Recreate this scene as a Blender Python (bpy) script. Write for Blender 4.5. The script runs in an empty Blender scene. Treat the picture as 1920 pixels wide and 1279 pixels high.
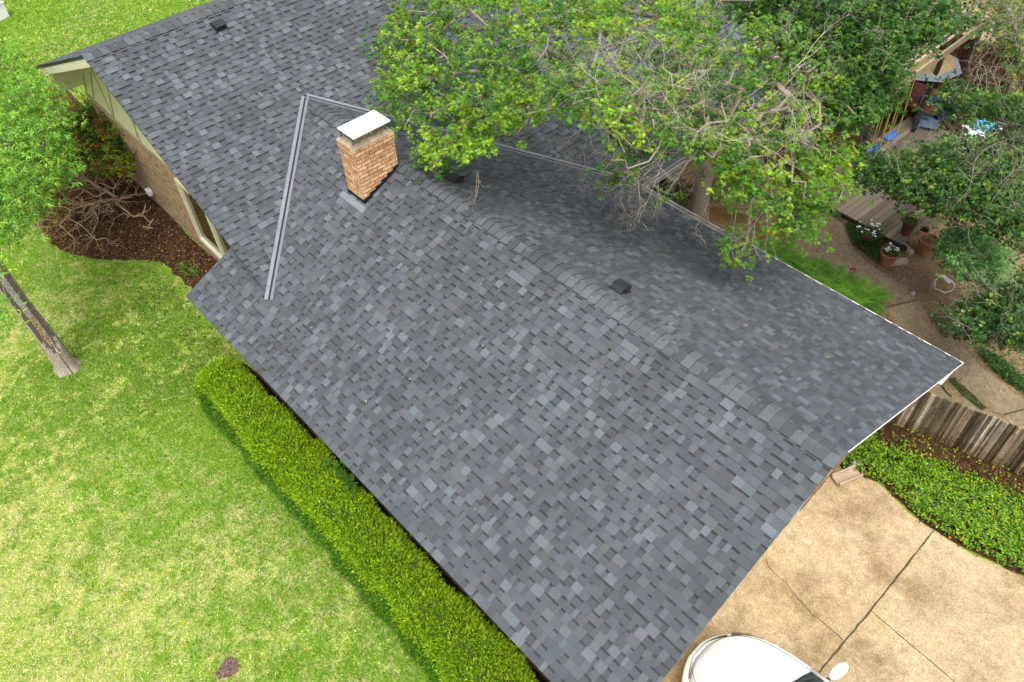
import bpy, math, random
import numpy as np
from mathutils import Vector, Matrix
random.seed(7)
RNG = np.random.default_rng(7)
PI = math.pi
SC = bpy.context.scene
COL = SC.collection

# ------------------------------------------------------------------ camera
CH = 12.75
R_ = np.array([0.68081161, 0.7317191, -0.03290454])
U_ = np.array([-0.52623185, 0.51988045, 0.67290739])
F_ = np.array([-0.50948562, 0.44080774, -0.73899455])
FP = 1488.48
cd = bpy.data.cameras.new('camera')
cd.sensor_width = 36.0
cd.lens = 36.0 * FP / 1920.0
cd.clip_start = 0.1
cd.clip_end = 600.0
cam = bpy.data.objects.new('camera', cd)
COL.objects.link(cam)
cam.matrix_world = Matrix(((R_[0], U_[0], -F_[0], 0), (R_[1], U_[1], -F_[1], 0), (R_[2], U_[2], -F_[2], CH), (0, 0, 0, 1)))
SC.camera = cam

# ------------------------------------------------------------------ sky, sun, exposure
SUN_EL, SUN_AZ = math.radians(66), math.radians(128)      # azimuth counted from +Y towards +X
w = bpy.data.worlds.new('World')
SC.world = w
w.use_nodes = True
nt = w.node_tree
nt.nodes.clear()
sky = nt.nodes.new('ShaderNodeTexSky')
sky.sky_type = 'NISHITA'
sky.sun_disc = False
sky.sun_elevation = SUN_EL
sky.sun_rotation = SUN_AZ
sky.air_density = 1.0
sky.dust_density = 4.0
sky.ozone_density = 1.0
hs = nt.nodes.new('ShaderNodeHueSaturation')
hs.inputs['Saturation'].default_value = 0.35
bg = nt.nodes.new('ShaderNodeBackground')
bg.inputs['Strength'].default_value = 0.15
wo = nt.nodes.new('ShaderNodeOutputWorld')
nt.links.new(sky.outputs[0], hs.inputs['Color'])
nt.links.new(hs.outputs[0], bg.inputs['Color'])
nt.links.new(bg.outputs[0], wo.inputs['Surface'])
sl = bpy.data.lights.new('sun', 'SUN')
sl.energy = 1.15
sl.angle = math.radians(35)
sl.color = (1.0, 0.97, 0.92)
so = bpy.data.objects.new('sun', sl)
COL.objects.link(so)
sd = Vector((math.sin(SUN_AZ) * math.cos(SUN_EL), math.cos(SUN_AZ) * math.cos(SUN_EL), math.sin(SUN_EL)))
so.rotation_euler = sd.to_track_quat('Z', 'Y').to_euler()
so.location = (0, 0, 30)
SC.view_settings.view_transform = 'Standard'
SC.view_settings.look = 'None'
SC.view_settings.exposure = 1.02
SC.view_settings.gamma = 1.0

# ------------------------------------------------------------------ helpers
def at(px, py, z=0.0):
    d = F_ + R_ * (px - 960) / FP - U_ * (py - 639.5) / FP
    t = (z - CH) / d[2]
    return np.array([0, 0, CH]) + d * t

def ats(pts, z=0.0):
    return [tuple(at(a, b, z)) for a, b in pts]

def nrm(a):
    a = np.asarray(a, float)
    return a / (np.linalg.norm(a, axis=-1, keepdims=True) + 1e-12)

class VN:                                   # tiled value noise on a plane
    def __init__(s, seed, n=64):
        s.g = np.random.default_rng(seed).random((n, n)); s.n = n
    def __call__(s, x, y):
        x = np.asarray(x, float); y = np.asarray(y, float)
        xi = np.floor(x).astype(int); yi = np.floor(y).astype(int)
        fx = x - xi; fy = y - yi
        fx = fx * fx * (3 - 2 * fx); fy = fy * fy * (3 - 2 * fy)
        n = s.n; g = s.g
        a = g[xi % n, yi % n]; b = g[(xi + 1) % n, yi % n]; c = g[xi % n, (yi + 1) % n]; d = g[(xi + 1) % n, (yi + 1) % n]
        return (a * (1 - fx) + b * fx) * (1 - fy) + (c * (1 - fx) + d * fx) * fy
vn1, vn2, vn3 = VN(1), VN(2), VN(3)

def in_poly(x, y, poly):
    x = np.asarray(x); y = np.asarray(y)
    ins = np.zeros(x.shape, bool)
    n = len(poly)
    for i in range(n):
        x0, y0 = poly[i][0], poly[i][1]; x1, y1 = poly[(i + 1) % n][0], poly[(i + 1) % n][1]
        if y0 == y1: continue
        c = ((y0 > y) != (y1 > y)) & (x < (x1 - x0) * (y - y0) / (y1 - y0) + x0)
        ins ^= c
    return ins

# --- materials
def mat(name):
    m = bpy.data.materials.new(name)
    m.use_nodes = True
    n = m.node_tree.nodes
    b = n['Principled BSDF']
    return m, m.node_tree, b

def N(t, typ, **kw):
    n = t.nodes.new(typ)
    for k, v in kw.items():
        if k in n.inputs.keys(): n.inputs[k].default_value = v
        else: setattr(n, k, v)
    return n

def rgb(c): return (c[0], c[1], c[2], 1.0)

def noise_col(t, stops, scale, detail=4.0, rough=0.6, vec=None):
    nz = N(t, 'ShaderNodeTexNoise', Scale=scale, Detail=detail, Roughness=rough)
    if vec is not None: t.links.new(vec, nz.inputs['Vector'])
    cr = N(t, 'ShaderNodeValToRGB')
    e = cr.color_ramp.elements
    while len(e) > 1: e.remove(e[-1])
    e[0].position = stops[0][0]; e[0].color = rgb(stops[0][1])
    for p, c in stops[1:]:
        k = e.new(p); k.color = rgb(c)
    t.links.new(nz.outputs['Fac'], cr.inputs['Fac'])
    return cr.outputs['Color'], nz.outputs['Fac']

def mix(t, fac, a, b, mode='MIX'):
    m = t.nodes.new('ShaderNodeMix'); m.data_type = 'RGBA'; m.blend_type = mode
    for sck, v in ((m.inputs[0], fac), (m.inputs[6], a), (m.inputs[7], b)):
        if isinstance(v, (int, float)): sck.default_value = v
        elif isinstance(v, tuple): sck.default_value = rgb(v)
        else: t.links.new(v, sck)
    return m.outputs[2]

def bump(t, b, h, strength=0.5, dist=0.01):
    bn = N(t, 'ShaderNodeBump', Strength=strength, Distance=dist)
    t.links.new(h, bn.inputs['Height'])
    t.links.new(bn.outputs[0], b.inputs['Normal'])

def flat(name, c, rough=0.7, metal=0.0, var=0.25, scale=8.0, bmp=0.2, spec=0.5):
    m, t, b = mat(name)
    tc = N(t, 'ShaderNodeTexCoord')
    lo = tuple(max(0, x * (1 - var)) for x in c); hi = tuple(min(1, x * (1 + var)) for x in c)
    col, f = noise_col(t, [(0.3, lo), (0.7, hi)], scale, vec=tc.outputs['Object'])
    t.links.new(col, b.inputs['Base Color'])
    b.inputs['Roughness'].default_value = rough
    b.inputs['Metallic'].default_value = metal
    b.inputs['Specular IOR Level'].default_value = spec
    if bmp:
        nz = N(t, 'ShaderNodeTexNoise', Scale=scale * 8, Detail=3.0)
        t.links.new(tc.outputs['Object'], nz.inputs['Vector'])
        bump(t, b, nz.outputs['Fac'], bmp, 0.004)
    return m

def attr_mat(name, rough=0.8, spec=0.3, nscale=300.0, namp=0.35, bmp=0.3, bdist=0.003, big=None):
    """colour from the per-face attribute, broken up by fine noise"""
    m, t, b = mat(name)
    at_ = N(t, 'ShaderNodeAttribute', attribute_name='Col')
    tc = N(t, 'ShaderNodeTexCoord')
    nz = N(t, 'ShaderNodeTexNoise', Scale=nscale, Detail=2.0)
    t.links.new(tc.outputs['Object'], nz.inputs['Vector'])
    mr = N(t, 'ShaderNodeMapRange'); mr.inputs['From Min'].default_value = 0.3; mr.inputs['From Max'].default_value = 0.7
    mr.inputs['To Min'].default_value = 1 - namp; mr.inputs['To Max'].default_value = 1 + namp
    t.links.new(nz.outputs['Fac'], mr.inputs['Value'])
    vm = N(t, 'ShaderNodeVectorMath', operation='SCALE')
    t.links.new(at_.outputs['Color'], vm.inputs[0]); t.links.new(mr.outputs[0], vm.inputs['Scale'])
    out = vm.outputs[0]
    if big:
        nz2 = N(t, 'ShaderNodeTexNoise', Scale=big[0], Detail=3.0)
        t.links.new(tc.outputs['Object'], nz2.inputs['Vector'])
        mr2 = N(t, 'ShaderNodeMapRange'); mr2.inputs['From Min'].default_value = 0.3; mr2.inputs['From Max'].default_value = 0.7
        mr2.inputs['To Min'].default_value = 1 - big[1]; mr2.inputs['To Max'].default_value = 1 + big[1]
        t.links.new(nz2.outputs['Fac'], mr2.inputs['Value'])
        v2 = N(t, 'ShaderNodeVectorMath', operation='SCALE')
        t.links.new(out, v2.inputs[0]); t.links.new(mr2.outputs[0], v2.inputs['Scale'])
        out = v2.outputs[0]
    t.links.new(out, b.inputs['Base Color'])
    b.inputs['Roughness'].default_value = rough
    b.inputs['Specular IOR Level'].default_value = spec
    if bmp: bump(t, b, nz.outputs['Fac'], bmp, bdist)
    return m

def leaf_mat(name, trans=0.35, rough=0.45, spec=0.35):
    m, t, b = mat(name)
    at_ = N(t, 'ShaderNodeAttribute', attribute_name='Col')
    t.links.new(at_.outputs['Color'], b.inputs['Base Color'])
    b.inputs['Roughness'].default_value = rough
    b.inputs['Specular IOR Level'].default_value = spec
    tr = N(t, 'ShaderNodeBsdfTranslucent')
    hs_ = N(t, 'ShaderNodeHueSaturation', Saturation=1.15, Value=1.35)
    t.links.new(at_.outputs['Color'], hs_.inputs['Color'])
    t.links.new(hs_.outputs[0], tr.inputs['Color'])
    ms = N(t, 'ShaderNodeMixShader'); ms.inputs[0].default_value = trans
    t.links.new(b.outputs[0], ms.inputs[1]); t.links.new(tr.outputs[0], ms.inputs[2])
    t.links.new(ms.outputs[0], t.nodes['Material Output'].inputs['Surface'])
    return m

def brick_mat(name, c1, c2, c3, mortar, bw=0.2, bh=0.075, vary=1.0):
    m, t, b = mat(name)
    uv = N(t, 'ShaderNodeUVMap', uv_map='UVMap')
    br = N(t, 'ShaderNodeTexBrick')
    br.inputs['Scale'].default_value = 1.0
    br.inputs['Brick Width'].default_value = bw
    br.inputs['Row Height'].default_value = bh
    br.inputs['Mortar Size'].default_value = 0.006
    br.inputs['Mortar Smooth'].default_value = 0.3
    br.inputs['Color1'].default_value = rgb(c1); br.inputs['Color2'].default_value = rgb(c2); br.inputs['Mortar'].default_value = rgb(mortar)
    t.links.new(uv.outputs[0], br.inputs['Vector'])
    col, f = noise_col(t, [(0.38, c1), (0.5, c2), (0.62, c3)], 7.0, vec=uv.outputs[0])
    c = mix(t, 0.35, br.outputs['Color'], col)
    c = mix(t, br.outputs['Fac'], c, mortar)
    col2, f2 = noise_col(t, [(0.35, (0.6, 0.6, 0.6)), (0.65, (1.25, 1.2, 1.15))], 45.0, vec=uv.outputs[0])
    c = mix(t, 1.0, c, col2, 'MULTIPLY')
    t.links.new(c, b.inputs['Base Color'])
    b.inputs['Roughness'].default_value = 0.9
    b.inputs['Specular IOR Level'].default_value = 0.2
    inv = N(t, 'ShaderNodeMath', operation='SUBTRACT'); inv.inputs[0].default_value = 1.0
    t.links.new(br.outputs['Fac'], inv.inputs[1])
    bump(t, b, inv.outputs[0], 0.8, 0.008)
    return m

# --- mesh building
def link(me, name, m=None, parent=None):
    o = bpy.data.objects.new(name, me)
    COL.objects.link(o)
    if m is not None:
        for k in (m if isinstance(m, (list, tuple)) else [m]): me.materials.append(k)
    if parent is not None: o.parent = parent
    return o

def npmesh(name, V, tri, m, parent=None, col=None, smooth=False, k=3):
    """fast mesh from arrays; every face has k corners; col one rgb per face"""
    V = np.ascontiguousarray(V, np.float32); tri = np.ascontiguousarray(tri, np.int32)
    me = bpy.data.meshes.new(name)
    me.vertices.add(len(V)); me.vertices.foreach_set('co', V.ravel())
    nf = len(tri)
    me.loops.add(nf * k); me.loops.foreach_set('vertex_index', tri.ravel())
    me.polygons.add(nf); me.polygons.foreach_set('loop_start', np.arange(0, nf * k, k, dtype=np.int32))
    if smooth: me.polygons.foreach_set('use_smooth', np.ones(nf, bool))
    me.update(calc_edges=True)
    if col is not None:
        a = me.attributes.new('Col', 'FLOAT_COLOR', 'FACE')
        c = np.ones((nf, 4), np.float32); c[:, :3] = col
        a.data.foreach_set('color', c.ravel())
    return link(me, name, m, parent)

class MB:
    """collects polygons into one mesh; optional colour per face"""
    def __init__(s): s.v = []; s.f = []; s.c = []
    def poly(s, pts, col=None):
        i = len(s.v); s.v += [tuple(map(float, p)) for p in pts]; s.f.append(tuple(range(i, i + len(pts)))); s.c.append(col or (0.5, 0.5, 0.5))
    def face(s, idx, col=None): s.f.append(tuple(idx)); s.c.append(col or (0.5, 0.5, 0.5))
    def prism(s, top, down, col=None, sidecol=None, bottom=True):
        n = len(top); top = [np.asarray(p, float) for p in top]; d = np.asarray(down, float)
        i = len(s.v)
        s.v += [tuple(p) for p in top] + [tuple(p + d) for p in top]
        s.f.append(tuple(range(i, i + n))); s.c.append(col or (0.5, 0.5, 0.5))
        if bottom: s.f.append(tuple(range(i + 2 * n - 1, i + n - 1, -1))); s.c.append(sidecol or col or (0.5, 0.5, 0.5))
        for k in range(n):
            a, b = i + k, i + (k + 1) % n
            s.f.append((a, a + n, b + n, b)); s.c.append(sidecol or col or (0.5, 0.5, 0.5))
    def box(s, c, d, rz=0.0, col=None, M=None):
        x, y, z = d[0] / 2, d[1] / 2, d[2] / 2
        P = [(-x, -y, -z), (x, -y, -z), (x, y, -z), (-x, y, -z), (-x, -y, z), (x, -y, z), (x, y, z), (-x, y, z)]
        if M is not None: P = [tuple(M @ Vector(p)) for p in P]
        else:
            cc, ss = math.cos(rz), math.sin(rz)
            P = [(p[0] * cc - p[1] * ss, p[0] * ss + p[1] * cc, p[2]) for p in P]
        i = len(s.v)
        s.v += [(p[0] + c[0], p[1] + c[1], p[2] + c[2]) for p in P]
        for f in ((0, 3, 2, 1), (4, 5, 6, 7), (0, 1, 5, 4), (1, 2, 6, 5), (2, 3, 7, 6), (3, 0, 4, 7)):
            s.f.append(tuple(i + q for q in f)); s.c.append(col or (0.5, 0.5, 0.5))
    def bar(s, a, b, wd, th, up=(0, 0, 1), col=None):
        a = np.asarray(a, float); b = np.asarray(b, float); d = nrm(b - a)
        sd_ = nrm(np.cross(d, up)); u = np.cross(sd_, d)
        q = [a + sd_ * x * wd / 2 + u * y * th / 2 for x, y in ((-1, -1), (1, -1), (1, 1), (-1, 1))]
        q2 = [p + (b - a) for p in q]
        i = len(s.v); s.v += [tuple(p) for p in q + q2]
        for f in ((0, 3, 2, 1), (4, 5, 6, 7), (0, 1, 5, 4), (1, 2, 6, 5), (2, 3, 7, 6), (3, 0, 4, 7)):
            s.f.append(tuple(i + k for k in f)); s.c.append(col or (0.5, 0.5, 0.5))
    def tube(s, pts, rad, seg=6, col=None, cap=True):
        pts = [np.asarray(p, float) for p in pts]; n = len(pts)
        if not hasattr(rad, '__len__'): rad = [rad] * n
        base = len(s.v); ref = np.array([0.31, 0.17, 0.93])
        for i, p in enumerate(pts):
            d = nrm(pts[min(i + 1, n - 1)] - pts[max(i - 1, 0)])
            a = nrm(np.cross(d, ref)); b_ = np.cross(d, a)
            for k in range(seg):
                t = 2 * PI * k / seg
                s.v.append(tuple(p + (a * math.cos(t) + b_ * math.sin(t)) * rad[i]))
        for i in range(n - 1):
            for k in range(seg):
                a0 = base + i * seg + k; a1 = base + i * seg + (k + 1) % seg
                s.f.append((a0, a1, a1 + seg, a0 + seg)); s.c.append(col or (0.5, 0.5, 0.5))
        if cap:
            s.f.append(tuple(base + k for k in range(seg - 1, -1, -1))); s.c.append(col or (0.5, 0.5, 0.5))
            s.f.append(tuple(base + (n - 1) * seg + k for k in range(seg))); s.c.append(col or (0.5, 0.5, 0.5))
    def lathe(s, prof, c, seg=24, col=None):
        base = len(s.v); n = len(prof)
        for r, z in prof:
            for k in range(seg):
                t = 2 * PI * k / seg
                s.v.append((c[0] + r * math.cos(t), c[1] + r * math.sin(t), c[2] + z))
        for i in range(n - 1):
            for k in range(seg):
                a0 = base + i * seg + k; a1 = base + i * seg + (k + 1) % seg
                s.f.append((a0, a1, a1 + seg, a0 + seg)); s.c.append(col or (0.5, 0.5, 0.5))
    def build(s, name, m, parent=None, smooth=False, uv=False, bevel=0.0, off=None):
        me = bpy.data.meshes.new(name)
        V = s.v if off is None else [(p[0] - off[0], p[1] - off[1], p[2] - off[2]) for p in s.v]
        me.from_pydata(V, [], s.f); me.update()
        a = me.attributes.new('Col', 'FLOAT_COLOR', 'FACE')
        c = np.ones((len(s.f), 4), np.float32); c[:, :3] = np.array(s.c, np.float32)
        a.data.foreach_set('color', c.ravel())
        if smooth: me.polygons.foreach_set('use_smooth', np.ones(len(s.f), bool))
        if uv:
            ul = me.uv_layers.new(name='UVMap')
            for p in me.polygons:
                n = p.normal
                for li in p.loop_indices:
                    v = me.vertices[me.loops[li].vertex_index].co
                    if abs(n.z) > 0.8: q = (v.x, v.y)
                    elif abs(n.x) > abs(n.y): q = (v.y, v.z)
                    else: q = (v.x, v.z)
                    ul.data[li].uv = q
        o = link(me, name, m, parent)
        if bevel:
            b = o.modifiers.new('bevel', 'BEVEL'); b.width = bevel; b.segments = 2; b.limit_method = 'ANGLE'
        return o

def tag(o, label=None, cat=None, group=None, kind=None):
    if label: o['label'] = label
    if cat: o['category'] = cat
    if group: o['group'] = group
    if kind: o['kind'] = kind
    return o

def thing(name, label, cat, loc=(0, 0, 0), group=None):
    o = bpy.data.objects.new(name, None); COL.objects.link(o)
    o.location = loc
    o.empty_display_size = 0.3
    o['label'] = label; o['category'] = cat
    if group: o['group'] = group
    return o

def clip_half(poly, a, b, c):            # keep a*x + b*y + c >= 0
    out = []
    n = len(poly)
    for i in range(n):
        p, q = poly[i], poly[(i + 1) % n]
        dp = a * p[0] + b * p[1] + c; dq = a * q[0] + b * q[1] + c
        if dp >= 0: out.append(p)
        if (dp >= 0) != (dq >= 0):
            t = dp / (dp - dq)
            out.append((p[0] + (q[0] - p[0]) * t, p[1] + (q[1] - p[1]) * t))
    return out

def clip_convex(poly, cl):               # cl counter-clockwise
    for i in range(len(cl)):
        x0, y0 = cl[i]; x1, y1 = cl[(i + 1) % len(cl)]
        a, b = -(y1 - y0), (x1 - x0)
        poly = clip_half(poly, a, b, -(a * x0 + b * y0))
        if len(poly) < 3: return []
    ar = 0.5 * sum(poly[i][0] * poly[(i + 1) % len(poly)][1] - poly[(i + 1) % len(poly)][0] * poly[i][1] for i in range(len(poly)))
    return poly if ar > 2e-5 else []

# ------------------------------------------------------------------ materials
M = {}
M['shingle'] = attr_mat('shingle', rough=0.82, spec=0.3, nscale=160.0, namp=0.28, bmp=0.5, bdist=0.004, big=(0.9, 0.12))
M['metal_strip'] = flat('metal_strip', (0.185, 0.195, 0.215), rough=0.55, metal=0.2, var=0.12, scale=3)
M['crease'] = flat('crease', (0.012, 0.013, 0.016), rough=0.8)
M['black'] = flat('black', (0.012, 0.012, 0.014), rough=0.45, bmp=0.05)
M['tar'] = flat('tar', (0.004, 0.004, 0.005), rough=0.6, bmp=0.3, scale=20)
M['brick'] = brick_mat('brick', (0.46, 0.20, 0.09), (0.80, 0.52, 0.29), (0.86, 0.70, 0.48), (0.13, 0.085, 0.055), bw=0.2, bh=0.078)
M['brickwall'] = brick_mat('brickwall', (0.17, 0.085, 0.045), (0.50, 0.34, 0.20), (0.52, 0.40, 0.27), (0.36, 0.31, 0.24))
M['cream'] = flat('cream', (0.62, 0.58, 0.42), rough=0.6, var=0.08, scale=2.5)
M['cream_siding'] = flat('cream_siding', (0.56, 0.55, 0.37), rough=0.7, var=0.08, scale=1.5)
M['trim'] = flat('trim', (0.30, 0.26, 0.16), rough=0.7)
M['whitetrim'] = flat('whitetrim', (0.72, 0.70, 0.66), rough=0.5, var=0.06)
M['gutter'] = flat('gutter', (0.34, 0.32, 0.28), rough=0.7, var=0.35, scale=5)
M['white'] = flat('white', (0.82, 0.82, 0.80), rough=0.35, var=0.03, scale=2, bmp=0.03)
M['cement'] = flat('cement', (0.30, 0.25, 0.17), rough=0.9, var=0.45, scale=9, bmp=0.6)
M['terracotta'] = flat('terracotta', (0.30, 0.115, 0.06), rough=0.75, var=0.3, scale=6)
M['darkpot'] = flat('darkpot', (0.10, 0.028, 0.022), rough=0.7, var=0.3, scale=6)
M['soil'] = flat('soil', (0.12, 0.07, 0.03), rough=0.95, var=0.6, scale=25, bmp=1.0)
M['leaf'] = leaf_mat('leaf')
M['leaf_matte'] = leaf_mat('leaf_matte', trans=0.25, rough=0.7, spec=0.15)
M['bark'] = attr_mat('bark', rough=0.95, spec=0.1, nscale=40.0, namp=0.45, bmp=0.9, bdist=0.02)
M['wood'] = attr_mat('wood', rough=0.9, spec=0.15, nscale=30.0, namp=0.3, bmp=0.4, bdist=0.004)
M['litter'] = attr_mat('litter', rough=0.8, spec=0.2, nscale=60.0, namp=0.2, bmp=0.0)
M['blade'] = leaf_mat('blade', trans=0.2, rough=0.6, spec=0.2)
M['paint'] = flat('paint', (0.86, 0.86, 0.85), rough=0.22, var=0.0, bmp=0.0)
M['paint'].node_tree.nodes['Principled BSDF'].inputs['Coat Weight'].default_value = 0.6
M['chrome'] = flat('chrome', (0.35, 0.33, 0.31), rough=0.25, metal=0.7, var=0.1, bmp=0)
M['rubber'] = flat('rubber', (0.02, 0.02, 0.02), rough=0.8)
def glass_mat(name, c, rough=0.05):
    m, t, b = mat(name)
    b.inputs['Base Color'].default_value = rgb(c); b.inputs['Roughness'].default_value = rough
    b.inputs['Specular IOR Level'].default_value = 0.8
    return m
M['glass'] = glass_mat('glass', (0.06, 0.045, 0.015))
M['carglass'] = glass_mat('carglass', (0.015, 0.03, 0.03))
M['plastic_blue'] = flat('plastic_blue', (0.05, 0.17, 0.55), rough=0.35, var=0.1, bmp=0)
M['rope'] = flat('rope', (0.42, 0.34, 0.06), rough=0.8)
M['red'] = flat('red', (0.35, 0.02, 0.02), rough=0.4)
M['navy'] = flat('navy', (0.03, 0.045, 0.11), rough=0.8, var=0.4, scale=12)
M['steelblue'] = flat('steelblue', (0.10, 0.16, 0.26), rough=0.8, var=0.4, scale=15)
M['canvas_tan'] = flat('canvas_tan', (0.38, 0.27, 0.13), rough=0.85, var=0.12, scale=3)
M['canvas_grey'] = flat('canvas_grey', (0.20, 0.24, 0.27), rough=0.85, var=0.12, scale=3)
M['redwood'] = flat('redwood', (0.17, 0.045, 0.03), rough=0.8, var=0.3, scale=6)
M['concrete_block'] = flat('concrete_block', (0.42, 0.31, 0.21), rough=0.9, var=0.2, scale=10)

# lawn ground
def lawn_mat():
    m, t, b = mat('lawn')
    tc = N(t, 'ShaderNodeTexCoord')
    v = tc.outputs['Object']
    fine, ff = noise_col(t, [(0.30, (0.08, 0.16, 0.012)), (0.5, (0.15, 0.27, 0.022)), (0.66, (0.24, 0.36, 0.05))], 26.0, 6.0, 0.7, v)
    straw, fs = noise_col(t, [(0.3, (0.28, 0.32, 0.08)), (0.6, (0.5, 0.45, 0.2)), (0.75, (0.65, 0.55, 0.32))], 34.0, 5.0, 0.7, v)
    _, p1 = noise_col(t, [(0, (0, 0, 0)), (1, (1, 1, 1))], 3.2, 6.0, 0.72, v)
    _, p2 = noise_col(t, [(0, (0, 0, 0)), (1, (1, 1, 1))], 0.28, 2.0, 0.5, v)
    sx = N(t, 'ShaderNodeSeparateXYZ'); t.links.new(v, sx.inputs[0])
    g = N(t, 'ShaderNodeMapRange'); g.inputs['From Min'].default_value = 2.5; g.inputs['From Max'].default_value = -3.0
    g.inputs['To Min'].default_value = -0.06; g.inputs['To Max'].default_value = 0.10
    t.links.new(sx.outputs['Y'], g.inputs['Value'])
    ad = N(t, 'ShaderNodeMath', operation='MULTIPLY_ADD'); t.links.new(p2, ad.inputs[0]); ad.inputs[1].default_value = 0.5; t.links.new(p1, ad.inputs[2])
    a2 = N(t, 'ShaderNodeMath', operation='ADD'); t.links.new(ad.outputs[0], a2.inputs[0]); t.links.new(g.outputs[0], a2.inputs[1])
    cr = N(t, 'ShaderNodeMapRange'); cr.inputs['From Min'].default_value = 0.70; cr.inputs['From Max'].default_value = 0.92
    t.links.new(a2.outputs[0], cr.inputs['Value'])
    c = mix(t, cr.outputs[0], fine, straw)
    t.links.new(c, b.inputs['Base Color'])
    b.inputs['Roughness'].default_value = 0.9; b.inputs['Specular IOR Level'].default_value = 0.1
    bump(t, b, ff, 0.9, 0.03)
    return m
M['lawn'] = lawn_mat()

def aggregate_mat(name, base, dark, light, stain, stain_at=(0.5, 0.68)):
    m, t, b = mat(name)
    tc = N(t, 'ShaderNodeTexCoord'); v = tc.outputs['Object']
    big, fb = noise_col(t, [(0.32, base), (0.72, light)], 1.1, 5.0, 0.65, v)
    st, fs = noise_col(t, [(stain_at[0], (0, 0, 0)), (stain_at[1], (1, 1, 1))], 0.55, 7.0, 0.68, v)
    c = mix(t, st, big, stain)
    vo = N(t, 'ShaderNodeTexVoronoi', Scale=75.0); t.links.new(v, vo.inputs['Vector'])
    peb = N(t, 'ShaderNodeValToRGB'); e = peb.color_ramp.elements
    e[0].color = rgb((0.78, 0.74, 0.68)); e[1].color = rgb((1.2, 1.18, 1.15)); e[0].position = 0.15; e[1].position = 0.9
    sp = N(t, 'ShaderNodeSeparateXYZ'); t.links.new(vo.outputs['Color'], sp.inputs[0]); t.links.new(sp.outputs[0], peb.inputs['Fac'])
    c = mix(t, 1.0, c, peb.outputs[0], 'MULTIPLY')
    sp2, f2 = noise_col(t, [(0.36, dark), (0.43, (1, 1, 1))], 30.0, 2.0, 0.5, v)
    c = mix(t, 0.4, c, sp2, 'MULTIPLY')
    mid, fm = noise_col(t, [(0.3, (0.78, 0.76, 0.72)), (0.7, (1.15, 1.15, 1.15))], 6.0, 5.0, 0.7, v)
    c = mix(t, 1.0, c, mid, 'MULTIPLY')
    t.links.new(c, b.inputs['Base Color'])
    b.inputs['Roughness'].default_value = 0.92; b.inputs['Specular IOR Level'].default_value = 0.2
    bump(t, b, vo.outputs['Distance'], 0.4, 0.006)
    return m
M['drive'] = aggregate_mat('drive', (0.42, 0.325, 0.19), (0.7, 0.62, 0.5), (0.53, 0.435, 0.30), (0.19, 0.125, 0.045), (0.46, 0.66))
M['path'] = aggregate_mat('path', (0.25, 0.20, 0.135), (0.6, 0.5, 0.4), (0.33, 0.275, 0.19), (0.16, 0.12, 0.065), (0.45, 0.65))
M['gold'] = aggregate_mat('gold', (0.17, 0.11, 0.035), (0.35, 0.3, 0.2), (0.24, 0.15, 0.05), (0.10, 0.06, 0.02))
def dirt_mat(name, a, b_, c_, scale=14.0):
    m, t, b = mat(name)
    tc = N(t, 'ShaderNodeTexCoord'); v = tc.outputs['Object']
    c, f = noise_col(t, [(0.32, a), (0.5, b_), (0.7, c_)], scale, 7.0, 0.75, v)
    c2, f2 = noise_col(t, [(0.3, (0.7, 0.7, 0.7)), (0.7, (1.2, 1.2, 1.2))], 1.2, 4.0, 0.6, v)
    c = mix(t, 1.0, c, c2, 'MULTIPLY')
    t.links.new(c, b.inputs['Base Color'])
    b.inputs['Roughness'].default_value = 0.97; b.inputs['Specular IOR Level'].default_value = 0.1
    bump(t, b, f, 1.0, 0.03)
    return m
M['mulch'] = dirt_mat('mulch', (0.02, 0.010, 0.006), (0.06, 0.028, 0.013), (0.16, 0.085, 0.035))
M['yard'] = dirt_mat('yard', (0.10, 0.065, 0.03), (0.22, 0.155, 0.08), (0.36, 0.27, 0.16))
M['tan'] = dirt_mat('tan', (0.15, 0.10, 0.06), (0.30, 0.21, 0.13), (0.42, 0.32, 0.22), 3.0)
M['moss'] = dirt_mat('moss', (0.018, 0.028, 0.01), (0.04, 0.055, 0.016), (0.09, 0.095, 0.035))
M['joint'] = flat('joint', (0.07, 0.055, 0.025), rough=0.95, var=0.5, scale=12)

# ------------------------------------------------------------------ ground and paving
def smooth_poly(pts, n=4, jit=0.03, seed=1):
    """Catmull-Rom outline with a little wobble"""
    rg = random.Random(seed); P = [np.array(p[:2], float) for p in pts]; out = []
    m = len(P)
    for i in range(m):
        p0, p1, p2, p3 = P[i - 1], P[i], P[(i + 1) % m], P[(i + 2) % m]
        for k in range(n):
            t = k / n
            q = 0.5 * ((2 * p1) + (-p0 + p2) * t + (2 * p0 - 5 * p1 + 4 * p2 - p3) * t * t + (-p0 + 3 * p1 - 3 * p2 + p3) * t ** 3)
            out.append((q[0] + rg.uniform(-jit, jit), q[1] + rg.uniform(-jit, jit)))
    return out

def sheet(name, pts, z, m, label=None, parent=None, thick=0.0):
    b = MB()
    P = [(p[0], p[1], z) for p in pts]
    ar = sum(P[i][0] * P[(i + 1) % len(P)][1] - P[(i + 1) % len(P)][0] * P[i][1] for i in range(len(P)))
    if ar < 0: P = P[::-1]
    if thick: b.prism(P, (0, 0, -thick), bottom=False)
    else: b.poly(P)
    o = b.build(name, m, parent)
    if parent is None:
        tag(o, label, kind='structure')
    return o

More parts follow.
